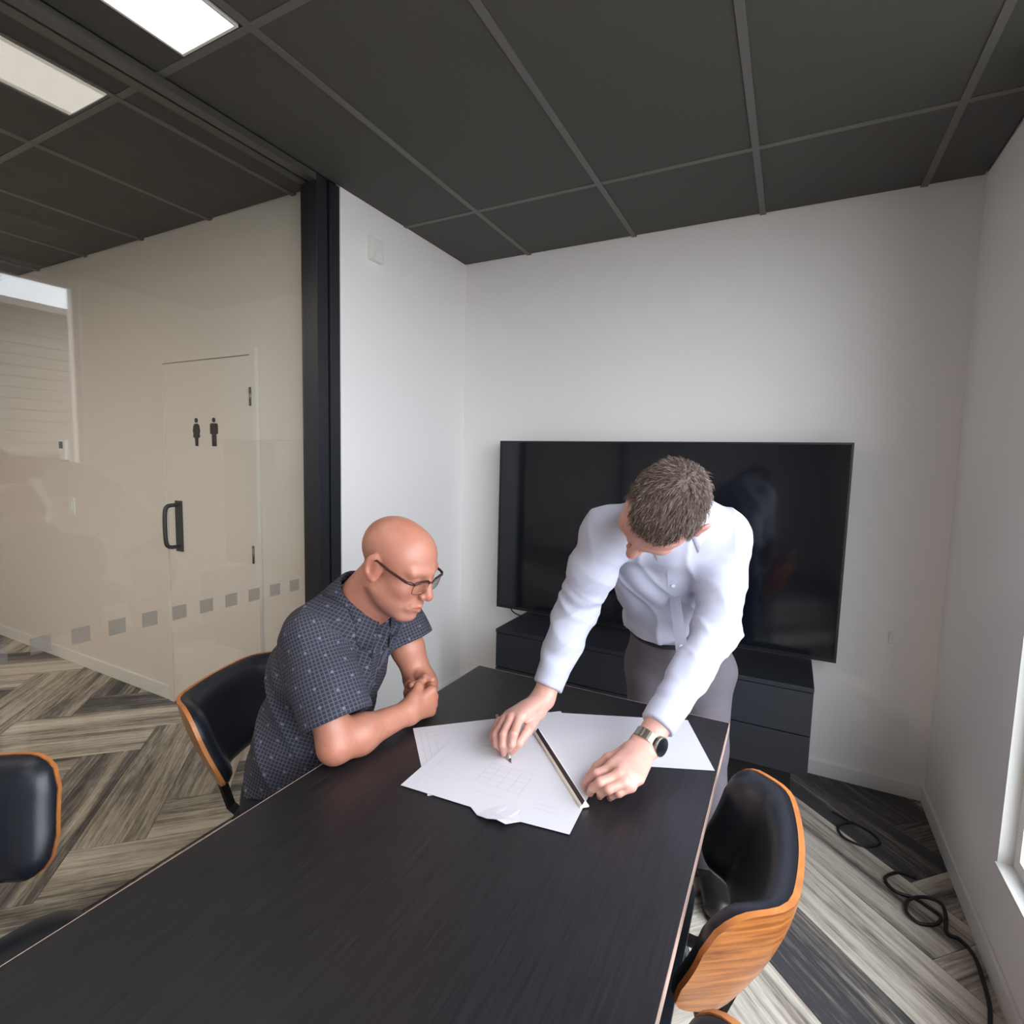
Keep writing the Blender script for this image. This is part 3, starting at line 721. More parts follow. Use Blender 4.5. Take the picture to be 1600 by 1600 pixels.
def skin_mesh(name, pieces, m, parent, origin, colour=None, guv=None):
    """pieces: list of (verts, quads) in world space; one mesh object under parent (an Empty at origin)"""
    vs, qs, k = [], [], 0
    for v, q in pieces: vs.append(v); qs.append(q+k); k += len(v)
    v = np.concatenate(vs); q = np.concatenate(qs)
    me = bpy.data.meshes.new(name); w_ = (v-np.asarray(origin)).astype(F32)
    me.vertices.add(len(w_)); me.vertices.foreach_set('co', w_.ravel())
    me.loops.add(q.size); me.loops.foreach_set('vertex_index', q.ravel().astype(np.int32))
    me.polygons.add(len(q)); me.polygons.foreach_set('loop_start', np.arange(0, q.size, 4, dtype=np.int32)); me.polygons.foreach_set('loop_total', np.full(len(q), 4, np.int32))
    me.update(); me.polygons.foreach_set('use_smooth', [True]*len(q)); me.validate()
    if colour is not None:
        a = me.color_attributes.new('tone', 'FLOAT_COLOR', 'POINT'); c = np.ones((len(v), 4), F32); c[:, :3] = colour(v); a.data.foreach_set('color', c.ravel())
    if guv is not None:
        a = me.attributes.new('cloth_uv', 'FLOAT_VECTOR', 'POINT'); a.data.foreach_set('vector', guv(v).astype(F32).ravel())
    return link(name, me, m, parent)
def bounds(pts, pad): p = np.array(pts); return p.min(0)-pad, p.max(0)+pad

def attr_mat(name, rough, sss=0.0, bump=None):
    m = bpy.data.materials.new(name); m.use_nodes = True; n = m.node_tree.nodes; L = m.node_tree.links; b = n['Principled BSDF']
    at = n.new('ShaderNodeAttribute'); at.attribute_name = 'tone'; nz = n.new('ShaderNodeTexNoise'); nz.inputs['Scale'].default_value = 55; nz.inputs['Detail'].default_value = 4
    tc = n.new('ShaderNodeTexCoord'); L.new(tc.outputs['Object'], nz.inputs['Vector'])
    mr = n.new('ShaderNodeMapRange'); mr.inputs['To Min'].default_value = .86; mr.inputs['To Max'].default_value = 1.12; L.new(nz.outputs['Fac'], mr.inputs[0])
    vm = n.new('ShaderNodeVectorMath'); vm.operation = 'SCALE'; L.new(at.outputs['Color'], vm.inputs[0]); L.new(mr.outputs[0], vm.inputs['Scale']); L.new(vm.outputs[0], b.inputs['Base Color'])
    b.inputs['Roughness'].default_value = rough
    if sss: b.inputs['Subsurface Weight'].default_value = sss; b.inputs['Subsurface Radius'].default_value = (1, .35, .2); b.inputs['Subsurface Scale'].default_value = .004
    if bump:
        z = n.new('ShaderNodeTexNoise'); z.inputs['Scale'].default_value = bump[0]; L.new(tc.outputs['Object'], z.inputs['Vector'])
        bp = n.new('ShaderNodeBump'); bp.inputs['Strength'].default_value = bump[1]; bp.inputs['Distance'].default_value = .0006; L.new(z.outputs['Fac'], bp.inputs['Height']); L.new(bp.outputs[0], b.inputs['Normal'])
    return m
MATS['skin'] = attr_mat('skin', .42, .06, (350, .25))
mat('shirt_pale', (181, 183, 201), .8, bump=(700, .2, .0006), sheen=.1)
mat('trouser_grey', (92, 86, 94), .85, bump=(600, .3, .0006), var=(40, .06))
mat('trouser_navy', (30, 31, 40), .85, bump=(600, .3, .0006))
mat('belt_black', (28, 29, 40), .5); mat('shoe_black', (28, 26, 26), .4); mat('sole', (40, 38, 36), .8)
mat('frame_brown', (58, 30, 28), .3); mat('watch_steel', (150, 145, 135), .3, .9); mat('watch_face', (20, 24, 32), .12)
mat('button', (225, 226, 236), .35); mat('button_dark', (60, 60, 72), .35); mat('pen_barrel', (176, 170, 150), .35, .5); mat('pen_tip', (120, 118, 116), .3, .8)
def check_mat():
    m = bpy.data.materials.new('navy_check_cotton'); m.use_nodes = True; n = m.node_tree.nodes; L = m.node_tree.links; b = n['Principled BSDF']; b.inputs['Roughness'].default_value = .85
    at = n.new('ShaderNodeAttribute'); at.attribute_name = 'cloth_uv'; sp = n.new('ShaderNodeSeparateXYZ'); L.new(at.outputs['Vector'], sp.inputs[0])
    def mth(op, a, c=None):
        x = n.new('ShaderNodeMath'); x.operation = op
        for i, v in enumerate((a, c)):
            if v is None: continue
            if isinstance(v, (int, float)): x.inputs[i].default_value = v
            else: L.new(v, x.inputs[i])
        return x.outputs[0]
    def line(s, per, wd): return mth('LESS_THAN', mth('FRACT', mth('DIVIDE', s, per)), wd)
    u, v = sp.outputs[0], sp.outputs[1]
    g = mth('MAXIMUM', line(u, .0088, .22), line(v, .0088, .22))
    # small pale motif scattered on a coarser lattice
    fu = mth('SUBTRACT', mth('FRACT', mth('DIVIDE', u, .042)), .5); fv = mth('SUBTRACT', mth('FRACT', mth('DIVIDE', mth('ADD', v, mth('MULTIPLY', mth('FLOOR', mth('DIVIDE', u, .042)), .021)), .042)), .5)
    dot = mth('LESS_THAN', mth('ADD', mth('MULTIPLY', fu, fu), mth('MULTIPLY', fv, fv)), .007)
    m1 = n.new('ShaderNodeMix'); m1.data_type = 'RGBA'; L.new(g, m1.inputs[0]); m1.inputs[6].default_value = (*lin((36, 35, 43)), 1); m1.inputs[7].default_value = (*lin((74, 75, 91)), 1)
    m2 = n.new('ShaderNodeMix'); m2.data_type = 'RGBA'; L.new(dot, m2.inputs[0]); L.new(m1.outputs[2], m2.inputs[6]); m2.inputs[7].default_value = (*lin((100, 98, 112)), 1)
    L.new(m2.outputs[2], b.inputs['Base Color']); return m
MATS['check'] = check_mat()

# ---- a head in its own frame: x to the person's right, y forward, z up
def head_sdf(q, neck=None, nose=1.0, ear=0.0):
    ax = q.copy(); ax[:, 0] = np.abs(ax[:, 0]); ae = ax.copy(); ae[:, 0] -= np.where(q[:, 0] < 0, ear, -ear*.7)
    d = ell(q, (0, -.015, .033), (.0770, .0935, .0795))
    d = smin(d, ell(q, (0, .030, .035), (.066, .055, .058)), .03)
    d = smin(d, ell(q, (0, .036, -.036), (.058, .056, .078)), .03)
    d = smin(d, cap(ax, (.053, -.002, -.058), (.020, .064, -.104), .020, .018), .025)
    d = smin(d, ell(ax, (.036, .030, -.058), (.032, .044, .042)), .022)
    d = smin(d, ball(q, (0, .078, -.103), .018), .02)
    d = smin(d, ell(ax, (.044, .058, -.026), (.022, .025, .022)), .02)
    d = smin(d, cap(ax, (.008, .087, .024), (.045, .074, .022), .011, .010), .016)
    d = smax(d, -ell(ax, (.031, .107, .002), (.019, .017, .013)), .014)
    d = smin(d, ball(ax, (.031, .075, .001), .0150), .004)
    d = smin(d, cap(ax, (.018, .0895, -.004), (.044, .082, -.004), .0028, .0022), .004)
    d = smin(d, cap(q, (0, .088, .016), (0, .113*nose, -.030), .0085, .0115), .012)
    d = smin(d, ball(q, (0, .115*nose, -.034), .0115), .006)
    d = smin(d, ball(ax, (.0125, .102, -.037), .0085), .006)
    d = smax(d, -ball(ax, (.006, .108, -.0455), .0035), .003)
    d = smin(d, ell(q, (0, .080, -.070), (.032, .020, .022)), .014)
    d = smin(d, cap(ax, (0, .1010, -.0665), (.021, .0905, -.0705), .0055, .003), .004)
    d = smin(d, cap(ax, (0, .0985, -.0790), (.017, .0895, -.0765), .0068, .003), .004)
    d = smax(d, -cap(ax, (0, .1075, -.0725), (.022, .0945, -.0730), .0020, .0012), .002)
    d = smax(d, -cap(ax, (.021, .100, -.040), (.031, .088, -.070), .0028, .0020), .006)   # fold beside the mouth
    # ears
    e = ell(ae, (.081, -.012, -.002), (.0075, .022, .034), Matrix.Rotation(math.radians(14), 3, 'X') @ Matrix.Rotation(math.radians(26), 3, 'Z'))
    e = smax(e, -ell(ae, (.090, -.010, .002), (.006, .012, .020)), .004)
    e = smin(e, ball(ae, (.079, -.004, -.030), .008), .006)
    d = smin(d, e, .006)
    if neck is not None: d = smin(d, neck, .022)
    return d
def head_tone(q, base, stubble=None, hairless=True):
    c = np.tile(np.array(lin(base)), (len(q), 1)); ax = np.abs(q[:, 0])
    def blob(c0, r, col, k=1.0):
        dd = np.sqrt(((ax-c0[0])/r[0])**2+((q[:, 1]-c0[1])/r[1])**2+((q[:, 2]-c0[2])/r[2])**2); w_ = (np.clip(1.3-dd, 0, 1)*k)[:, None]
        c[:] = c*(1-w_)+np.array(lin(col))*w_
    rd = tuple(int(x*y) for x, y in zip(base, (.97, .80, .78)))
    blob((.045, .065, -.028), (.022, .03, .022), rd, .55); blob((0, .118, -.034), (.016, .02, .016), rd, .8); blob((.082, -.01, 0), (.02, .03, .04), rd, .6)
    blob((0, .10, -.0725), (.022, .02, .0075), tuple(int(x*y) for x, y in zip(base, (.86, .62, .60))), .75)
    return c, blob
def to_local(Q, c): return lambda P: ((P-A_(c))@A_(Q))

def limb_sleeve(P, pts, rad, k=.02): return chain(P, pts, rad, k)
def collar(name, m, parent, origin, c, up, front, r, h, leaf, gap, point, over=None, guv=None):
    """folded shirt collar round the neck: stand and leaf in one strip"""
    up = nrm(up); front = nrm(np.asarray(front)-up*np.dot(up, front)); side = np.cross(front, up)
    bm = bmesh.new(); N = 48; rows = []
    for i in range(N+1):
        a = gap+(2*math.pi-2*gap)*i/N; ce, se = math.cos(a), math.sin(a); fk = max(0, ce)**2
        dirv = front*ce+side*se; rr = r*(1.0+.10*fk)
        prof = [(rr, -.012-.02*fk), (rr-.002, h*(1-.35*fk)), (rr+.003, h*(1-.35*fk)+.003), (rr+.008, h*(1-.35*fk)), (rr+.017+.012*fk, h*.25-leaf*(.2+.3*fk)), (rr+.024+.022*fk, -leaf*(.45+.75*fk))]
        row = []
        for j, (ra, hh) in enumerate(prof):
            p = np.asarray(c)+dirv*ra+up*hh
            if j == 5 and i in (0, N): p = p+front*point*.4-up*point*.5
            if over is not None and j >= 3:                                 # lie on the shirt, not in it
                for _ in range(4):
                    P1 = A_([p]); d0 = float(over(P1)[0]); want = .003+.001*(j == 3)
                    if d0 >= want: break
                    g = np.array([float(over(P1+A_([np.eye(3)[i]*.002]))[0]-over(P1-A_([np.eye(3)[i]*.002]))[0]) for i in range(3)]); p = p+nrm(g)*(want-d0)
            row.append(bm.verts.new(Vector(p-np.asarray(origin))))
        rows.append(row)
    for i in range(N):
        for j in range(5): bm.faces.new((rows[i][j], rows[i+1][j], rows[i+1][j+1], rows[i][j+1]))
    bmesh.ops.recalc_face_normals(bm, faces=bm.faces[:])
    for f in bm.faces: f.smooth = True
    me = bpy.data.meshes.new(name); bm.to_mesh(me); bm.free()
    a = me.attributes.new('cloth_uv', 'FLOAT_VECTOR', 'POINT'); a.data.foreach_set('vector', [x for i in range(N+1) for j in range(6) for x in (i*.0095, j*.012, 0)])
    if guv is not None: a.data.foreach_set('vector', guv(np.array([v_.co for v_ in me.vertices])+np.asarray(origin)).astype(F32).ravel())
    o = link(name, me, m, parent); s = o.modifiers.new('thickness', 'SOLIDIFY'); s.thickness = .0022
    return o
def march(fn, o, d, far=.4):
    """first point on the surface of fn when coming from outside towards o along -d"""
    t = np.linspace(far, 0, 400); P = (np.asarray(o)+np.outer(t, nrm(d))).astype(F32); v = fn(P); k = np.argmax(v < 0); return P[k].astype(float)
# ------------------------------------------------------------------ the standing man leaning over the table
def standing_man():
    lat = nrm((.955, .295, 0)); front = nrm((.295, -.955, 0))
    org = np.array((-.30, 1.86, 0.0))
    root = empty('person', org, 0, 'man in pale lilac shirt bending over the table with pen and watch', 'person')
    pel = at_depth(1062, 1035, 1.86); wai = at_depth(1058, 962, 1.76); che = at_depth(1046, 872, 1.57); upc = at_depth(1046, 822, 1.46); nb = at_depth(1048, 790, 1.38)
    sR, sL = at_depth(950, 832, 1.43), at_depth(1130, 843, 1.45)
    eR, eL = at_depth(902, 950, 1.50), at_depth(1120, 985, 1.40)
    wR, wL = at_z(848, 1092, .828), at_z(1008, 1164, .805)
    Qh = np.array([[-.8389, -.1603, .5201], [-.4648, -.2863, -.8379], [.2833, -.9446, .1656]]).T; hc = np.array((-.247, 1.1883, 1.3532))
    loc = to_local(Qh, hc)
    nk0 = hc+Qh@np.array((0, -.035, -.065))
    neck = lambda P: cap(P, nk0, nb-(nk0-nb)*.1, .055, .064)
    hd = lambda P: head_sdf(loc(P), neck=neck(P), ear=.011)
    pieces = []
    v, q = surface(hd, *bounds([hc, nb], .16), .0023); pieces.append((relax(v, q, 1, .4), q))
    # right hand round the pen
    T = at_z(799, 1193, TZ+.0022)
    best = min((abs(np.linalg.norm(at_z(776, 1117, z)-T)-.142), z) for z in np.linspace(.75, .95, 200)); U = at_z(776, 1117, best[1]); pd = nrm(U-T)
    g1 = T+pd*.030; side = nrm(np.cross(pd, CF)); tow = nrm(np.cross(side, pd))
    if tow@CF > 0: tow = -tow
    if side@CR < 0: side = -side
    fR = {'index': ([at_z(811, 1123, .822), at_z(803, 1147, .812), at_z(800, 1163, .79), g1+side*.004+tow*.010], [.0115, .0098, .0088, .0072]),
          'middle': ([at_z(799, 1122, .820), at_z(787, 1147, .806), at_z(786, 1164, .783), g1-side*.010+tow*.004], [.0118, .0100, .0090, .0075]),
          'ring': ([at_z(789, 1124, .812), at_z(775, 1147, .793), at_z(776, 1163, .770), at_z(785, 1172, .754)], [.0112, .0095, .0086, .0072]),
          'pinky': ([at_z(780, 1128, .802), at_z(770, 1147, .779), at_z(771, 1159, .762), at_z(778, 1166, .752)], [.0098, .0083, .0075, .0065]),
          'thumb': ([at_z(842, 1113, .806), at_z(824, 1142, .797), at_z(811, 1161, .782), g1+side*.011-tow*.001], [.0150, .0125, .0108, .0085])}
    fL = {'index': ([at_z(957, 1200, .800), at_z(932, 1209, .792), at_z(919, 1219, .770), at_z(914, 1228, .754)], [.0118, .0100, .0090, .0075]),
          'middle': ([at_z(966, 1212, .803), at_z(938, 1222, .794), at_z(926, 1231, .772), at_z(922, 1239, .752)], [.0120, .0102, .0092, .0077]),
          'ring': ([at_z(976, 1222, .797), at_z(951, 1233, .787), at_z(939, 1239, .767), at_z(937, 1244, .751)], [.0115, .0097, .0088, .0074]),
          'pinky': ([at_z(986, 1229, .787), at_z(967, 1239, .776), at_z(956, 1243, .762), at_z(953, 1247, .750)], [.0102, .0086, .0078, .0067]),
          'thumb': ([at_z(981, 1176, .797), at_z(950, 1186, .788), at_z(933, 1199, .773), at_z(921, 1213, .758)], [.0150, .0128, .0110, .0088])}
    def hand(P, w0, e0, F_, rw):
        mid = (F_['middle'][0][0]+F_['ring'][0][0])/2; dirw = nrm(mid-w0); across = nrm(F_['index'][0][0]-F_['pinky'][0][0])
        d = ecap(P, w0, w0+(mid-w0)*.82, across, (rw*1.02, rw*.78), (.041, .0150))
        for nme, (pt, rd) in F_.items():
            if nme != 'thumb': d = smin(d, cap(P, w0+(pt[0]-w0)*.35, pt[0], .013, rd[0]), .012)
        d = smin(d, cap(P, w0+(F_['thumb'][0][0]-w0)*.2, F_['thumb'][0][0], .017, .0155), .015)
        d = smin(d, cap(P, F_['thumb'][0][0], mid*.5+w0*.5, .013, .012), .018)
        d = smin(d, cap(P, (F_['thumb'][0][0]+F_['thumb'][0][1])/2, w0+(F_['index'][0][0]-w0)*.85, .010, .009), .016)
        fd = None
        for nme, (pt, rd) in F_.items():
            c = chain(P, pt, rd, .004); fd = c if fd is None else smin(fd, c, .0022)
        d = smin(d, fd, .007)
        return smin(d, ecap(P, e0+(w0-e0)*.45, w0, across, (.040, .038), (rw, rw*.8)), .02)
    hands = []
    for w0, e0, F_, rw in ((wR, eR, fR, .029), (wL, eL, fL, .030)):
        fn = lambda P, w0=w0, e0=e0, F_=F_, rw=rw: hand(P, w0, e0, F_, rw)
        allp = [w0, e0+(w0-e0)*.5]+[x for pt, _ in F_.values() for x in pt]
        v, q = surface(fn, *bounds(allp, .05), .0019); pieces.append((relax(v, q, 1, .35), q)); hands.append((fn, F_))
    # under the clothes
    hipR, hipL = pel-lat*.09, pel+lat*.09
    kR, kL = np.array((*(hipR+front*.03)[:2], .50)), np.array((*(hipL+front*.05)[:2], .50))
    aR, aL = np.array((*(hipR-front*.02-lat*.03)[:2], .09)), np.array((*(hipL+lat*.05+front*.02)[:2], .09))
    def core(P):
        d = ecap(P, pel, wai, lat, (.145, .095), (.12, .085)); d = smin(d, ecap(P, wai, upc, lat, (.12, .085), (.13, .075)), .03)
        for s_, e_, w_ in ((sR, eR, wR), (sL, eL, wL)): d = smin(d, chain(P, [s_, e_, e_+(w_-e_)*.6], [.042, .036, .032]), .02)
        d = smin(d, cap(P, upc, nb, .07, .055), .03)
        for h_, k_, a_ in ((hipR, kR, aR), (hipL, kL, aL)): d = smin(d, chain(P, [h_, k_, a_], [.075, .048, .035]), .02)
        return d
    v, q = surface(core, *bounds([pel, wai, upc, nb, sR, sL, eR, eL, wR, wL, aR, aL, kR, kL], .14), .012); pieces.append((v, q))
    def tone(v):
        qv = (v-hc)@Qh; c, blob = head_tone(qv, (204, 148, 133))
        blob((.03, .085, .021), (.020, .015, .006), (120, 92, 76), .6)
        blob((.031, .088, -.003), (.016, .012, .0035), (95, 66, 58), .7)
        far = np.linalg.norm(v-hc, axis=1) > .2
        c[far] = np.array(lin((207, 156, 141)))
        for _, F_ in hands:
            for pt, rd in F_.values():
                for j, kk in ((1, .45), (3, .55)):
                    w_ = np.clip(1.2-np.linalg.norm(v-pt[j], axis=1)/.014, 0, 1)[:, None]*kk; c[:] = c*(1-w_)+np.array(lin((198, 130, 116)))*w_
        return c
    skin_mesh('body', pieces, 'skin', root, org, tone)
    # hair: cap of short hair plus strands
    def hair(P):
        q = loc(P); ax = q.copy(); ax[:, 0] = np.abs(ax[:, 0])
        d = ell(q, (0, -.016, .038), (.0795, .0975, .0855)); d = smin(d, ell(q, (0, .026, .044), (.066, .054, .061)), .02)
        d = d+.0012*np.sin(q[:, 0]*420+3*np.sin(q[:, 1]*60))*np.cos(q[:, 1]*130+q[:, 0]*80)
        line = q[:, 2]-(.050-.0*q[:, 1])                                     # fringe line over the forehead
        front_cut = np.where(q[:, 1] > .02, (.068-6.0*(ax[:, 0]-.03).clip(0, 1)**1.6*0-q[:, 2])+(ax[:, 0]*.25), -1)
        side_cut = (-.012+np.where(q[:, 1] > .0, (q[:, 1])*1.3, 0)+np.where(q[:, 1] < -.03, (q[:, 1]+.03)*.6, 0))-q[:, 2]
        ear_cut = .006-ell(ax, (.086, -.006, -.004), (.022, .028, .034)); ear_cut = np.where(np.abs(q[:, 0]) > .05, ear_cut, -1)
        return smax(smax(smax(d, front_cut, .006), side_cut, .006), ear_cut, .004)
    v, q = surface(hair, *bounds([hc+Qh@np.array((0, -.02, .04))], .135), .0024)
    hq = (v-hc)@Qh
    def hair_tone(vv):
        r_ = np.random.RandomState(3); n_ = .5+.5*np.sin(hq[:, 0]*500+2*np.sin(hq[:, 1]*70+hq[:, 0]*40)); g = np.clip((hq[:, 1]+.02)/.1, 0, 1)
        a, b, c_ = [np.array(lin(x)) for x in ((66, 50, 42), (92, 73, 62), (108, 95, 87))]
        base = a+(b-a)*n_[:, None]; return base*(1-.45*g[:, None])+c_*.45*g[:, None]
    MATS['hair'] = attr_mat('short_hair', .6)
    ho = skin_mesh('hair', [(v, q)], 'hair', root, org, hair_tone)
    # strands lying along the scalp towards the forehead
    rs = np.random.RandomState(11); N = 5200; pick = rs.choice(len(v), N)
    eps = 1e-3; V0 = v[pick]; P32 = V0.astype(F32)
    g = np.stack([hair((P32+A_(np.eye(3)[i]*eps)))-hair((P32-A_(np.eye(3)[i]*eps))) for i in range(3)], 1); nn = g/np.linalg.norm(g, axis=1)[:, None]
    ql = hq[pick]; keep = (ql[:, 2] > -.005) & ~((np.abs(ql[:, 0]) > .06) & (ql[:, 1] > -.05) & (ql[:, 2] < .04))
    flow = Qh@np.array((0, 1, 0)); crown = hc+Qh@np.array((0, -.06, .12))
    dirs = (V0-crown); dirs = dirs/np.linalg.norm(dirs, axis=1)[:, None]*.6+flow*.8+rs.normal(size=(N, 3))*.28
    dirs = dirs-(dirs*nn).sum(1)[:, None]*nn; dirs /= np.linalg.norm(dirs, axis=1)[:, None]
    Lh = rs.uniform(.010, .022, N)[:, None]; sd = np.cross(dirs, nn); wd = .0007
    b0 = V0-nn*.001; m0 = V0+dirs*Lh*.55+nn*(.0028+.0015*rs.rand(N, 1)); t0 = V0+dirs*Lh+nn*(.0022+.003*rs.rand(N, 1))
    sv = np.stack([b0-sd*wd, b0+sd*wd, m0-sd*wd, m0+sd*wd, m0+nn*wd, t0, b0+nn*wd], 1)[keep]
    n_ = len(sv); off = (np.arange(n_)*7)[:, None]
    faces = np.concatenate([off+np.array(f) for f in ([0, 1, 3], [0, 3, 2], [1, 6, 4], [1, 4, 3], [6, 0, 2], [6, 2, 4], [2, 3, 5], [3, 4, 5], [4, 2, 5])])
    me = bpy.data.meshes.new('hair_strands'); me.from_pydata((sv.reshape(-1, 3)-org).tolist(), [], faces.tolist())
    a = me.color_attributes.new('tone', 'FLOAT_COLOR', 'POINT'); cc = np.ones((n_*7, 4), F32); pal = np.array([lin(x) for x in ((76, 57, 47), (96, 76, 65), (118, 105, 97), (60, 44, 37))]); cc[:, :3] = np.repeat(pal[rs.choice(4, n_, p=[.36, .34, .16, .14])], 7, 0); a.data.foreach_set('color', cc.ravel())
    o = link('hair_strands', me, 'hair', root); o['kind'] = 'stuff'
    # shirt
    cR, cL = eR+(wR-eR)*.86, eL+(wL-eL)*.84
    def sleeve(P, s_, e_, c_, sd_):
        m1 = (s_+e_)/2
        d = chain(P, [s_, m1, e_, (e_+c_)/2, c_], [.068, .064, .056, .049, .040], .02)
        axd = nrm(c_-e_); t = ((P-A_(e_))@A_(axd))
        d = smax(d, t-np.linalg.norm(c_-e_)-.004, .003)                      # flat end at the cuff
        ph = ((P-A_(s_))@A_(nrm(e_-s_)))
        fold = np.sin(ph*120+3.0*np.sin((P@A_(nrm(np.cross(axd, CF))))*30+sd_)+1.5*np.sin(ph*31))
        near_e = np.exp(-((P-A_(e_))**2).sum(1)/.012)
        a1 = P@A_(nrm(np.cross(axd, CF))); rdg = lambda f1, f2, p_: (1-np.abs(np.sin(ph*f1+a1*f2+p_+.9*np.sin(a1*26+sd_))))**3
        d = d-.0050*rdg(34, 26, .4*sd_)*(.35+near_e)-.0038*rdg(52, -30, 1.3*sd_)*(.3+near_e)
        return d-(.0006+.0016*near_e)*fold-waves(P, .0034, (34, 52, 75), 5+sd_)
    def cuff(P, c_, e_, w_):
        axd = nrm(w_-e_); a = c_-axd*.045
        d = cap(P, a, c_, .0425, .0405); t = (P-A_(a))@A_(axd); return smax(smax(d, t-.047, .002), -t, .002)
    def shirt(P):
        d = ecap(P, wai+(pel-wai)*.25, wai, lat, (.158, .112), (.158, .115))
        d = smin(d, ecap(P, wai, che, lat, (.158, .115), (.180, .120)), .03)
        d = smin(d, ecap(P, che, upc, lat, (.180, .120), (.165, .095)), .03)
        d = smin(d, cap(P, upc, nb, .10, .060), .04)
        d = smin(d, cap(P, sR, sL, .066, .066), .05); d = smin(d, cap(P, sR+(nb-sR)*.25, nb, .050, .056), .04); d = smin(d, cap(P, sL+(nb-sL)*.25, nb, .050, .056), .04)
        d = d-waves(P, .006, (18, 30, 44), 21)
        # drape folds running from the shoulders to the placket
        cx = (P-A_(che))@A_(lat); cz = (P-A_(che))@A_(nrm(nb-wai))
        d = d-.006*(1-np.abs(np.sin(cx*26+cz*14+.8*np.sin(cz*17))))**3
        d = d-.0028*np.sin(cx*70+cz*22+1.5*np.sin(cz*24))*np.exp(-(cz/.2)**2)
        for s_, e_, c_, k in ((sR, eR, cR, 1), (sL, eL, cL, 2)): d = smin(d, sleeve(P, s_, e_, c_, k), .028)
        d = smin(d, cuff(P, cR, eR, wR), .003); d = smin(d, cuff(P, cL, eL, wL), .003)
        bt = (P-A_(wai))@A_(nrm(pel-wai))
        d = smax(d, bt-.016, .004)
        return smax(d, -neck(P)+.004, .004)
    v, q = surface(shirt, *bounds([pel, wai, nb, sR, sL, eR, eL, cR, cL], .13), .0046); skin_mesh('shirt', [(relax(v, q, 1, .4), q)], 'shirt_pale', root, org)
    nkup = nrm(nk0-nb)*.8+nrm(nb-che)*.2
    collar('collar', 'shirt_pale', root, org, nb+nrm(nk0-nb)*.018, nkup, front-np.array((0, 0, .5)), .066, .034, .040, .42, .03, shirt)
    # placket and buttons down the front
    fr = lambda a: nrm(front+np.array((0, 0, -.45)))
    line = []; mb = MB(); prev = None
    for t in np.linspace(.16, 1, 30):
        c = upc+(che-upc)*min(1, t/.3) if t < .3 else che+(wai+(pel-wai)*.1-che)*((t-.3)/.7)
        row = [march(shirt, c+lat*o_, fr(t)) for o_ in (-.015, 0, .015)]; line.append(row)
    line = np.array(line); line = np.array([line[max(0, i-1):i+2].mean(0) for i in range(len(line))])
    for r3_ in line:
        f_ = fr(0); row = [mb.bm.verts.new(Vector(p-org)) for p in (r3_[0]-f_*.003, r3_[0]+f_*.0013, r3_[1]+f_*.0013, r3_[2]+f_*.0013, r3_[2]-f_*.003)]
        if prev:
            for k in range(4): mb.bm.faces.new((prev[k], row[k], row[k+1], prev[k+1]))
        prev = row
    line = line[:, 1]+fr(0)*.001
    pk = mb.build('placket', 'shirt_pale', root)
    for k in (5, 11, 17, 23, 28):
        p = line[k]+fr(0)*.0016-org; mb = MB(); mb.tube([p-0*fr(0), p+fr(0)*.0022], .0052, 12); mb.build('button', 'button', pk)
    # trousers, belt, shoes
    def trousers(P):
        d = ecap(P, pel-np.array((0, 0, .02)), wai+(pel-wai)*.05, lat, (.178, .118), (.152, .106))
        d = smax(d, -((P-A_(wai))@A_(nrm(pel-wai)))-.005, .004)
        for h_, k_, a_ in ((hipR, kR, aR), (hipL, kL, aL)): d = smin(d, chain(P, [h_-np.array((0, 0, .03)), k_, a_-np.array((0, 0, .03))], [.095, .072, .060], .03), .03)
        d = d-waves(P, .004, (22, 36, 50), 9)
        return smax(d, .045-P[:, 2], .004)
    v, q = surface(trousers, *bounds([pel, wai, aR, aL, kR, kL], .15), .007); skin_mesh('trousers', [(relax(v, q, 1), q)], 'trouser_grey', root, org)
    ub = nrm(pel-wai); b0, b1 = wai-ub*.03, wai+ub*.085
    def belt(P):
        ax_ = nrm(b1-b0); c = wai+ub*.028; t = (P-A_(c))@A_(ax_); return smax(ecap(P, b0, b1, lat, (.157, .113), (.163, .117)), np.abs(t)-.017, .003)
    v, q = surface(belt, *bounds([b0, b1], .2), .006); skin_mesh('belt', [(v, q)], 'belt_black', root, org)
    for a_ in (aR, aL):
        toe = np.array((*(a_+front*.17)[:2], .035)); heel = np.array((*(a_-front*.05)[:2], .04))
        fn = lambda P, a_=a_, toe=toe, heel=heel: smax(smin(smin(cap(P, heel, toe, .040, .040), ecap(P, heel, toe, lat, (.038, .03), (.047, .028)), .02), cap(P, a_-np.array((0, 0, .02)), a_, .046, .044), .03), .012-P[:, 2], .002)
        v, q = surface(fn, *bounds([toe, heel, a_], .07), .005); sh = skin_mesh('shoe', [(v, q)], 'shoe_black', root, org)
        fs = lambda P, toe=toe, heel=heel: smax(smax(ecap(P, heel, toe, lat, (.042, .06), (.050, .06)), P[:, 2]-.013, .001), .0005-P[:, 2], .001)
        v, q = surface(fs, *bounds([toe, heel], .07), .004); skin_mesh('shoe_sole', [(v, q)], 'sole', sh, (0, 0, 0)).location = -org*0
        sh.children[0].matrix_parent_inverse = Matrix.Translation(Vector(org)).inverted()
    # watch
    axw = nrm(wL-eL); cw = eL+(wL-eL)*.965; u0 = nrm(-CF-axw*np.dot(axw, -CF)); u0 = nrm(u0+nrm(np.cross(axw, u0))*(.55 if np.dot(np.cross(axw, u0), CR) > 0 else -.55)); v0 = np.cross(axw, u0)
    wt = empty('watch', (0, 0, 0)); wt.parent = root
    ring = [tuple(cw-org+u0*math.cos(a)*.0305+v0*math.sin(a)*.0335) for a in np.linspace(0, 2*math.pi, 40, endpoint=False)]
    mb = MB()
    rows = []
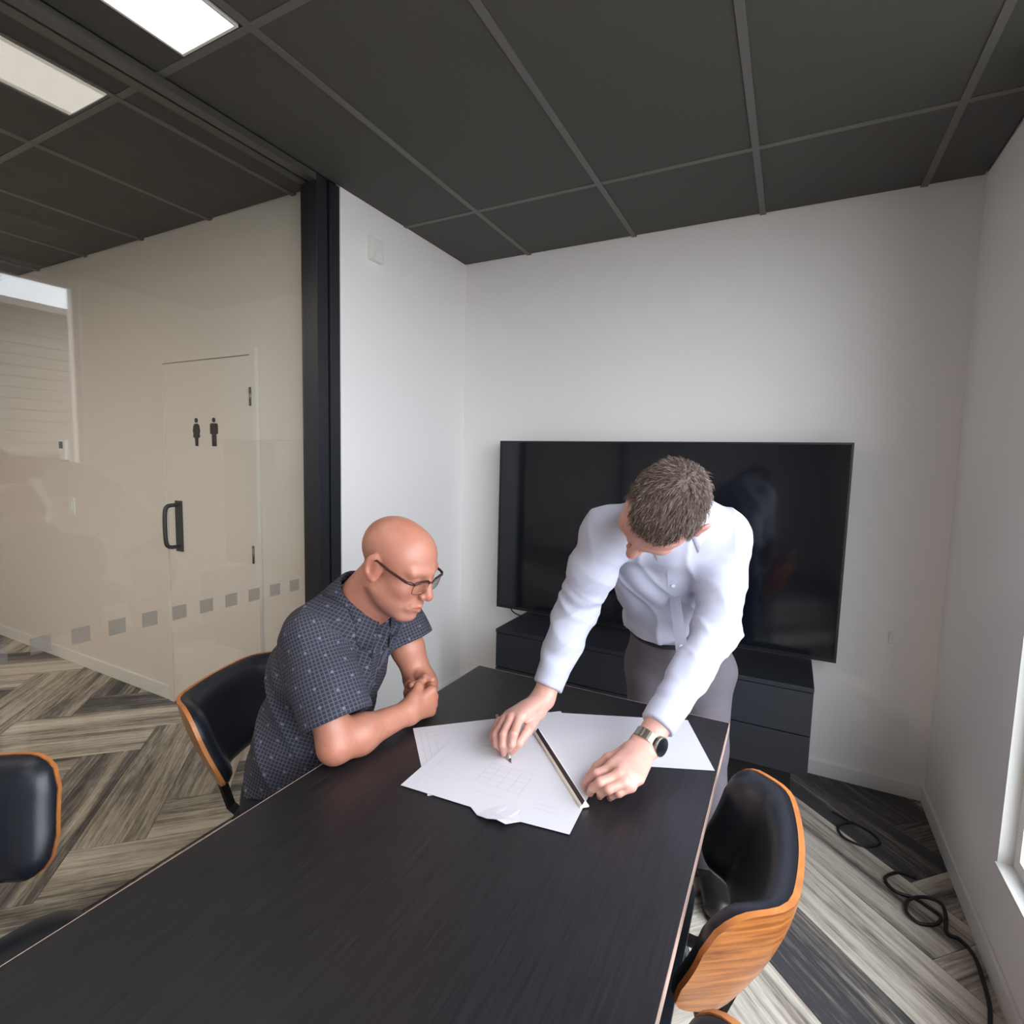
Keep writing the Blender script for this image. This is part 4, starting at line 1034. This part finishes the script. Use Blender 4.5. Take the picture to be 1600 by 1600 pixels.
    for p_, a in zip(ring, np.linspace(0, 2*math.pi, 40, endpoint=False)):
        rad_ = u0*math.cos(a)+v0*math.sin(a)
        rows.append([mb.bm.verts.new(Vector(np.array(p_)+rad_*r_+axw*z_)) for r_, z_ in ((0, -.011), (.003, -.011), (.003, .011), (0, .011))])
    for i in range(40):
        for k in range(4): mb.bm.faces.new((rows[i][k], rows[(i+1) % 40][k], rows[(i+1) % 40][(k+1) % 4], rows[i][(k+1) % 4]))
    mb.build('watch_band', 'watch_steel', wt)
    fc = cw-org+u0*.031
    MB().tube([fc, fc+u0*.009], .0225, 28).build('watch_case', 'watch_steel', wt); MB().tube([fc+u0*.0091, fc+u0*.0101], .0200, 28).build('watch_dial', 'watch_face', wt)
    # the pen he holds, its own thing
    pe = empty('pen', T, 0, 'slim metal pen in the fingers of the standing man', 'pen')
    rel(MB().tube([T+pd*.0, T+pd*.012], [.0007, .0035], 10).build('pen_tip', 'pen_tip'), pe)
    rel(MB().tube([T+pd*.012, T+pd*.02, T+pd*.135, T+pd*.142], [.0035, .0042, .0042, .003], 12).build('pen_barrel', 'pen_barrel'), pe)
    rel(MB().tube([T+pd*.095+tow*.0055, T+pd*.137+tow*.0055], .0011, 8).build('pen_clip', 'watch_steel'), pe)
    if DEBUG:
        for n_, a, b in (('upR', sR, eR), ('foR', eR, wR), ('upL', sL, eL), ('foL', eL, wL), ('sh', sR, sL), ('trunk', pel, nb), ('neck', nb, hc)): print(n_, round(float(np.linalg.norm(a-b)), 3))
        for n_, a in (('pel', pel), ('wai', wai), ('che', che), ('upc', upc), ('nb', nb), ('sR', sR), ('sL', sL), ('eR', eR), ('eL', eL), ('wR', wR), ('wL', wL)): print(n_, a.round(3))
DEBUG = False
standing_man()
# ------------------------------------------------------------------ the seated bald man
def seated_man():
    org = np.array((-1.20, 1.03, 0.0))
    root = empty('person', org, 0, 'bald man in glasses and dark checked short-sleeved shirt sitting at the table', 'person')
    lat = nrm((-.10, 1, 0)); front = nrm((1, .10, 0))
    pel = np.array((-1.155, 1.00, .560)); wai = np.array((-1.122, 1.01, .70)); che = np.array((-1.068, 1.03, .90)); upc = np.array((-1.03, 1.045, 1.005)); nb = np.array((-.985, 1.045, 1.070))
    sR, sL = np.array((-1.005, .895, 1.015)), np.array((-1.01, 1.205, 1.005))
    eR = at_z(524, 1165, .790); eL = at_z(658, 1068, .800)
    wR = at_z(640, 1112, .786)
    Qh = np.array([[.062, -.998, -.015], [.9193, .0629, -.3885], [.3887, .0103, .9213]]).T; hc = np.array((-.8566, 1.0374, 1.1925))
    loc = to_local(Qh, hc); nk0 = hc+Qh@np.array((0, -.032, -.065))
    def neck(P): return smin(cap(P, nk0, nb, .060, .070), cap(P, hc+Qh@np.array((0, .030, -.090)), nb+front*.03, .032, .050), .04)
    hd = lambda P: head_sdf(loc(P), neck=neck(P), nose=.965)
    pieces = []
    v, q = surface(hd, *bounds([hc, nb], .16), .0021); pieces.append((relax(v, q, 1, .35), q))
    # right hand: a loose fist, back of the hand to the window; left hand folded under it
    f0 = nrm(at_z(672, 1092, .79)-wR); X = np.array((1., 0, 0)); out = nrm(X-f0*np.dot(X, f0)); up = np.cross(out, f0)
    if up[2] < 0: up = -up
    def L(a, b, c, w0=wR): return w0+f0*a+out*b+up*c
    fR = {}
    for nme, c, ln, rd in (('index', .030, .078, .0112), ('middle', .010, .084, .0116), ('ring', -.010, .080, .0110), ('pinky', -.028, .072, .0098)):
        fR[nme] = ([L(ln, .012, c), L(ln+.020, -.022, c*.92), L(ln-.002, -.048, c*.85), L(ln-.024, -.040, c*.8)], [rd, rd*.9, rd*.82, rd*.7])
    fR['thumb'] = ([L(.018, -.004, .030), L(.052, -.014, .046), L(.078, -.028, .046), L(.094, -.040, .040)], [.0150, .0125, .0110, .0088])
    wL = wR+f0*.105+np.array((-.075, .03, .0)); g0 = nrm(wR+f0*.035+np.array((-.055, 0, .0))-wL)
    fL = {}
    lo_, lu = nrm(np.cross(g0, up)), up
    if lo_[0] < 0: lo_ = -lo_
    for nme, c, ln, rd in (('index', .034, .070, .0110), ('middle', .014, .076, .0114), ('ring', -.006, .072, .0108), ('pinky', -.024, .064, .0096)):
        fL[nme] = ([wL+g0*ln+lo_*.004+lu*c, wL+g0*(ln+.02)+lo_*.026+lu*(c+.012), wL+g0*(ln+.004)+lo_*.042+lu*(c+.016), wL+g0*(ln-.016)+lo_*.045+lu*(c+.014)], [rd, rd*.9, rd*.82, rd*.7])
    fL['thumb'] = ([wL+g0*.015+lu*.03, wL+g0*.04+lo_*.02+lu*.050, wL+g0*.05+lo_*.045+lu*.056, wL+g0*.05+lo_*.066+lu*.052], [.0145, .012, .0108, .0086])
    def hand(P, w0, e0, s0, F_, rw):
        mid = (F_['middle'][0][0]+F_['ring'][0][0])/2; across = nrm(F_['index'][0][0]-F_['pinky'][0][0])
        d = ecap(P, w0, w0+(mid-w0)*.86, across, (rw*1.05, rw*.8), (.040, .0165))
        for nme, (pt, rd) in F_.items():
            if nme != 'thumb': d = smin(d, cap(P, w0+(pt[0]-w0)*.35, pt[0], .014, rd[0]), .012)
        d = smin(d, cap(P, w0, F_['thumb'][0][0], .018, .0155), .016)
        fd = None
        for nme, (pt, rd) in F_.items():
            c = chain(P, pt, rd, .004); fd = c if fd is None else smin(fd, c, .003)
        d = smin(d, fd, .007)
        m1 = e0+(w0-e0)*.30
        fa = smin(ecap(P, e0, m1, across, (.038, .036), (.043, .039)), ecap(P, m1, w0, across, (.043, .039), (rw, rw*.82)), .03)
        return smin(smin(d, fa, .022), chain(P, [s0, s0+(e0-s0)*.5, e0], [.050, .046, .039], .02), .022)
    hands = []
    for w0, e0, s0, F_, rw in ((wR, eR, sR, fR, .030), (wL, eL, sL, fL, .029)):
        fn = lambda P, w0=w0, e0=e0, s0=s0, F_=F_, rw=rw: smax(hand(P, w0, e0, s0, F_, rw), TZ+.0008-P[:, 2], .003)
        v, q = surface(fn, *bounds([w0, e0, s0]+[x for pt, _ in F_.values() for x in pt], .07), .0023); pieces.append((relax(v, q, 1, .35), q)); hands.append(F_)
    hR, hL = pel-lat*.09, pel+lat*.09
    kR, kL = np.array((-.80, .915, .545)), np.array((-.80, 1.13, .545)); aR, aL = np.array((-.80, .89, .09)), np.array((-.82, 1.15, .09))
    def core(P):
        d = ecap(P, pel, wai, lat, (.14, .095), (.13, .09)); d = smin(d, ecap(P, wai, upc, lat, (.13, .09), (.13, .075)), .03); d = smin(d, cap(P, upc, nb, .065, .05), .03)
        for h_, k_, a_ in ((hR, kR, aR), (hL, kL, aL)): d = smin(d, chain(P, [h_, k_, a_], [.062, .048, .035]), .02)
        return d
    v, q = surface(core, *bounds([pel, wai, upc, nb, kR, kL, aR, aL], .14), .012); pieces.append((v, q))
    def tone(v):
        qv = (v-hc)@Qh; c, blob = head_tone(qv, (184, 124, 104))
        blob((0, .03, .118), (.05, .06, .03), (194, 126, 100), .6)
        blob((.03, .088, .024), (.019, .015, .005), (150, 112, 92), .55)
        blob((.031, .090, -.004), (.017, .012, .0032), (92, 62, 54), .8)
        # grey stubble on jaw, upper lip and shaved sides
        blob((.03, .07, -.092), (.04, .05, .028), (166, 118, 104), .5); blob((.07, -.03, .015), (.03, .045, .03), (160, 114, 96), .5); blob((.0, -.10, .02), (.07, .03, .05), (166, 116, 96), .5)
        far = np.linalg.norm(v-hc, axis=1) > .215; c[far] = np.array(lin((182, 122, 100)))
        w_ = np.clip(1.3-np.linalg.norm(v-eR, axis=1)/.06, 0, 1)[:, None]*.4; c[:] = c*(1-w_)+np.array(lin((176, 108, 86)))*w_
        for F_ in hands:
            for pt, rd in F_.values():
                w_ = np.clip(1.2-np.linalg.norm(v-pt[0], axis=1)/.016, 0, 1)[:, None]*.4; c[:] = c*(1-w_)+np.array(lin((198, 120, 98)))*w_
        return c
    skin_mesh('body', pieces, 'skin', root, org, tone)
    # shirt
    hemR = sR+(eR-sR)*.76+np.array((.022, .004, .0)); hemL = sL+(eL-sL)*.42
    def torso(P):
        d = ecap(P, pel+np.array((-.005, 0, -.005)), wai, lat, (.182, .125), (.174, .120))
        d = smin(d, ecap(P, wai, che, lat, (.174, .120), (.182, .118)), .04)
        d = smin(d, ecap(P, che, upc, lat, (.182, .118), (.165, .094)), .04)
        d = smin(d, cap(P, upc, nb, .10, .058), .05)
        return smin(d, cap(P, sR+(sL-sR)*.06, sL+(sR-sL)*.06, .070, .070), .05)
    def slv(P, s_, h_): return chain(P, [s_, (s_+h_)/2, h_], [.070, .078, .085], .02)
    def shirt(P):
        d = torso(P)-waves(P, .006, (16, 26, 40), 33)
        sx = (P-A_(che))@A_(front); sz = (P-A_(che))@A_(nrm(nb-wai)); sy = (P-A_(che))@A_(lat)
        d = d-.007*(1-np.abs(np.sin(sz*17+sx*24+sy*6)))**3
        d = d-.003*np.sin(sz*46+sx*30+1.6*np.sin(sy*20))*np.clip(.9-np.abs(sz)/.4, 0, 1)
        for s_, h_, k, cutd in ((sR, hemR, 3, None), (sL, hemL, 4, None)):
            a_ = nrm(h_-s_); sl = slv(P, s_, h_)-waves(P, .005, (28, 44, 60), k)
            t = (P-A_(h_))@A_(a_); sl = smax(sl, t, .003)
            d = smin(d, sl, .03)
            e_ = eR if k == 3 else eL
            hollow = smax(cap(P, s_+(h_-s_)*.55, h_+a_*.05, .066, .079), -t-.045, .004)
            d = smax(d, -hollow, .003)
        d = smax(d, .578+.0*P[:, 0]+.12*(P[:, 0]+1.30)*(P[:, 0] > -1.3)-P[:, 2], .006)
        return smax(d, -(cap(P, nk0, nb, .056, .066))+.004, .004)
    def guv(v):
        P = v.astype(F32); dt = torso(P); d1 = slv(P, sR, hemR); d2 = slv(P, sL, hemL)
        c = che; ax_ = nrm(nb-wai); pn = nrm((.45, -.8, .38)); pu = nrm(np.cross((0, 0, 1), pn)); pv = np.cross(pn, pu); pu, pv = pu*.94-pv*.34, pv*.94+pu*.34; u = (v-c)@pu; w_ = (v-c)@pv
        out = np.stack([u, w_, 0*u], 1)
        for dd, s_, h_ in ((d1, sR, hemR), (d2, sL, hemL)):
            m_ = dd < dt; a_ = nrm(h_-s_); n1 = nrm(np.cross(a_, (0, 0, 1))); n2 = np.cross(a_, n1); r_ = v-s_
            out[m_] = np.stack([np.arctan2(r_@n1, -(r_@n2))*.077, r_@a_, 0*u], 1)[m_]
        return out
    v, q = surface(shirt, *bounds([pel, wai, nb, sR, sL, hemR, hemL], .17), .0046); skin_mesh('shirt', [(relax(v, q, 1, .4), q)], 'check', root, org, guv=guv)
    nkup = nrm(nk0-nb)*.6+nrm(nb-che)*.4
    collar('collar', 'check', root, org, nb+nrm(nk0-nb)*.016-front*.008, nkup, front-np.array((0, 0, .35)), .0705, .028, .060, .30, .03, shirt, lambda v: guv(v)*np.array((1, 1, 1))+np.array((.004, .003, 0)))
    fr = nrm(front+np.array((0, 0, -.25))); line = [march(shirt, upc+(wai-upc)*t, fr) for t in np.linspace(.05, .9, 20)]
    line = [np.mean(line[max(0, i-1):i+2], 0) for i in range(len(line))]
    mb = MB(); prev = None
    for p in line:
        row = [mb.bm.verts.new(Vector(p+lat*s_*.017+fr*o_-org)) for s_, o_ in ((-1, -.004), (-1, .0016), (1, .0016), (1, -.004))]
        if prev:
            for k in range(3): mb.bm.faces.new((prev[k], row[k], row[k+1], prev[k+1]))
        prev = row
    pk = mb.build('placket', 'check', root, smooth=True); nv = len(pk.data.vertices)
    a = pk.data.attributes.new('cloth_uv', 'FLOAT_VECTOR', 'POINT'); a.data.foreach_set('vector', [x for i in range(nv) for x in ((i % 4)*.011, (i//4)*.0135, 0)])
    for k in (2, 7, 12, 17):
        p = line[k]+fr*.0016-org; MB().tube([p, p+fr*.0022], .0055, 12).build('button', 'button_dark', pk)
    # trousers and shoes
    def trousers(P):
        d = ecap(P, pel+np.array((-.01, 0, -.02)), wai+np.array((0, 0, -.06)), lat, (.172, .125), (.165, .12))
        for h_, k_, a_ in ((hR, kR, aR), (hL, kL, aL)): d = smin(d, chain(P, [h_, k_, a_-np.array((0, 0, .03))], [.084, .066, .056], .03), .03)
        d = d-waves(P, .004, (22, 36), 19)
        d = smax(d, P[:, 2]-.66, .004)
        inside_seat = (.477-P[:, 2])*(P[:, 0] < -.93)+(.045-P[:, 2])*(P[:, 0] >= -.93)
        return smax(d, inside_seat.astype(F32), .006)
    v, q = surface(trousers, *bounds([pel, wai, aR, aL, kR, kL], .16), .007); skin_mesh('trousers', [(relax(v, q, 1), q)], 'trouser_navy', root, org)
    for a_ in (aR, aL):
        fw = nrm((1, .0, 0)); toe = np.array((*(a_+fw*.17)[:2], .035)); heel = np.array((*(a_-fw*.05)[:2], .04))
        fn = lambda P, a_=a_, toe=toe, heel=heel: smax(smin(smin(cap(P, heel, toe, .040, .040), ecap(P, heel, toe, lat, (.038, .03), (.047, .028)), .02), cap(P, a_-np.array((0, 0, .02)), a_, .046, .044), .03), .012-P[:, 2], .002)
        v, q = surface(fn, *bounds([toe, heel, a_], .07), .005); sh = skin_mesh('shoe', [(v, q)], 'shoe_black', root, org)
        fs = lambda P, toe=toe, heel=heel: smax(smax(ecap(P, heel, toe, lat, (.042, .06), (.050, .06)), P[:, 2]-.013, .001), .0005-P[:, 2], .001)
        v, q = surface(fs, *bounds([toe, heel], .07), .004); skin_mesh('shoe_sole', [(v, q)], 'sole', sh, org)
    # glasses in the head's frame
    W = lambda x, y, z: tuple(hc+Qh@np.array((x, y, z))-org)
    gl = empty('glasses', (0, 0, 0)); gl.parent = root
    for s in (-1, 1):
        ctr = np.array((s*.034, .102, -.006)); rim = []
        for k in range(28):
            a = 2*math.pi*k/28; ca, sa = math.cos(a), math.sin(a); ex = .026*math.copysign(abs(ca)**.55, ca); ez = .0175*math.copysign(abs(sa)**.6, sa)
            rim.append(W(ctr[0]+ex, ctr[1]-.010*((ctr[0]+ex)/.06)**2+.003, ctr[2]+ez))
        MB().tube(rim, [.0008+.0020*(math.sin(2*math.pi*k/28) > .3) for k in range(28)], 8, closed=True).build('rim', 'frame_brown', gl)
        mb = MB(); f = mb.bm.faces.new([mb.bm.verts.new(p) for p in rim]); r_ = bmesh.ops.extrude_face_region(mb.bm, geom=[f])
        for x in r_['geom']:
            if isinstance(x, bmesh.types.BMVert): x.co += Vector(Qh@np.array((0, -.0015, 0)))
        mb.build('lens', 'window_glass', gl)
        MB().tube([W(s*.060, .096, .006), W(s*.069, .090, .008), W(s*.0745, .080, .008), W(s*.079, .03, .012), W(s*.083, -.008, .020), W(s*.083, -.024, .008), W(s*.081, -.032, -.010)], [.0030, .0036, .0034, .0030, .0026, .0024, .0020], 8).build('temple', 'frame_brown', gl)
    MB().tube(catmull([W(-.010, .104, .002), W(0, .108, .006), W(.010, .104, .002)], 5), .0018, 8).build('bridge', 'frame_brown', gl)
    if DEBUG:
        for n_, a, b in (('upR', sR, eR), ('foR', eR, wR), ('upL', sL, eL), ('foL', eL, wL), ('trunk', pel, nb)): print(n_, round(float(np.linalg.norm(a-b)), 3))
        print(eR, eL, wR, wL)
seated_man()
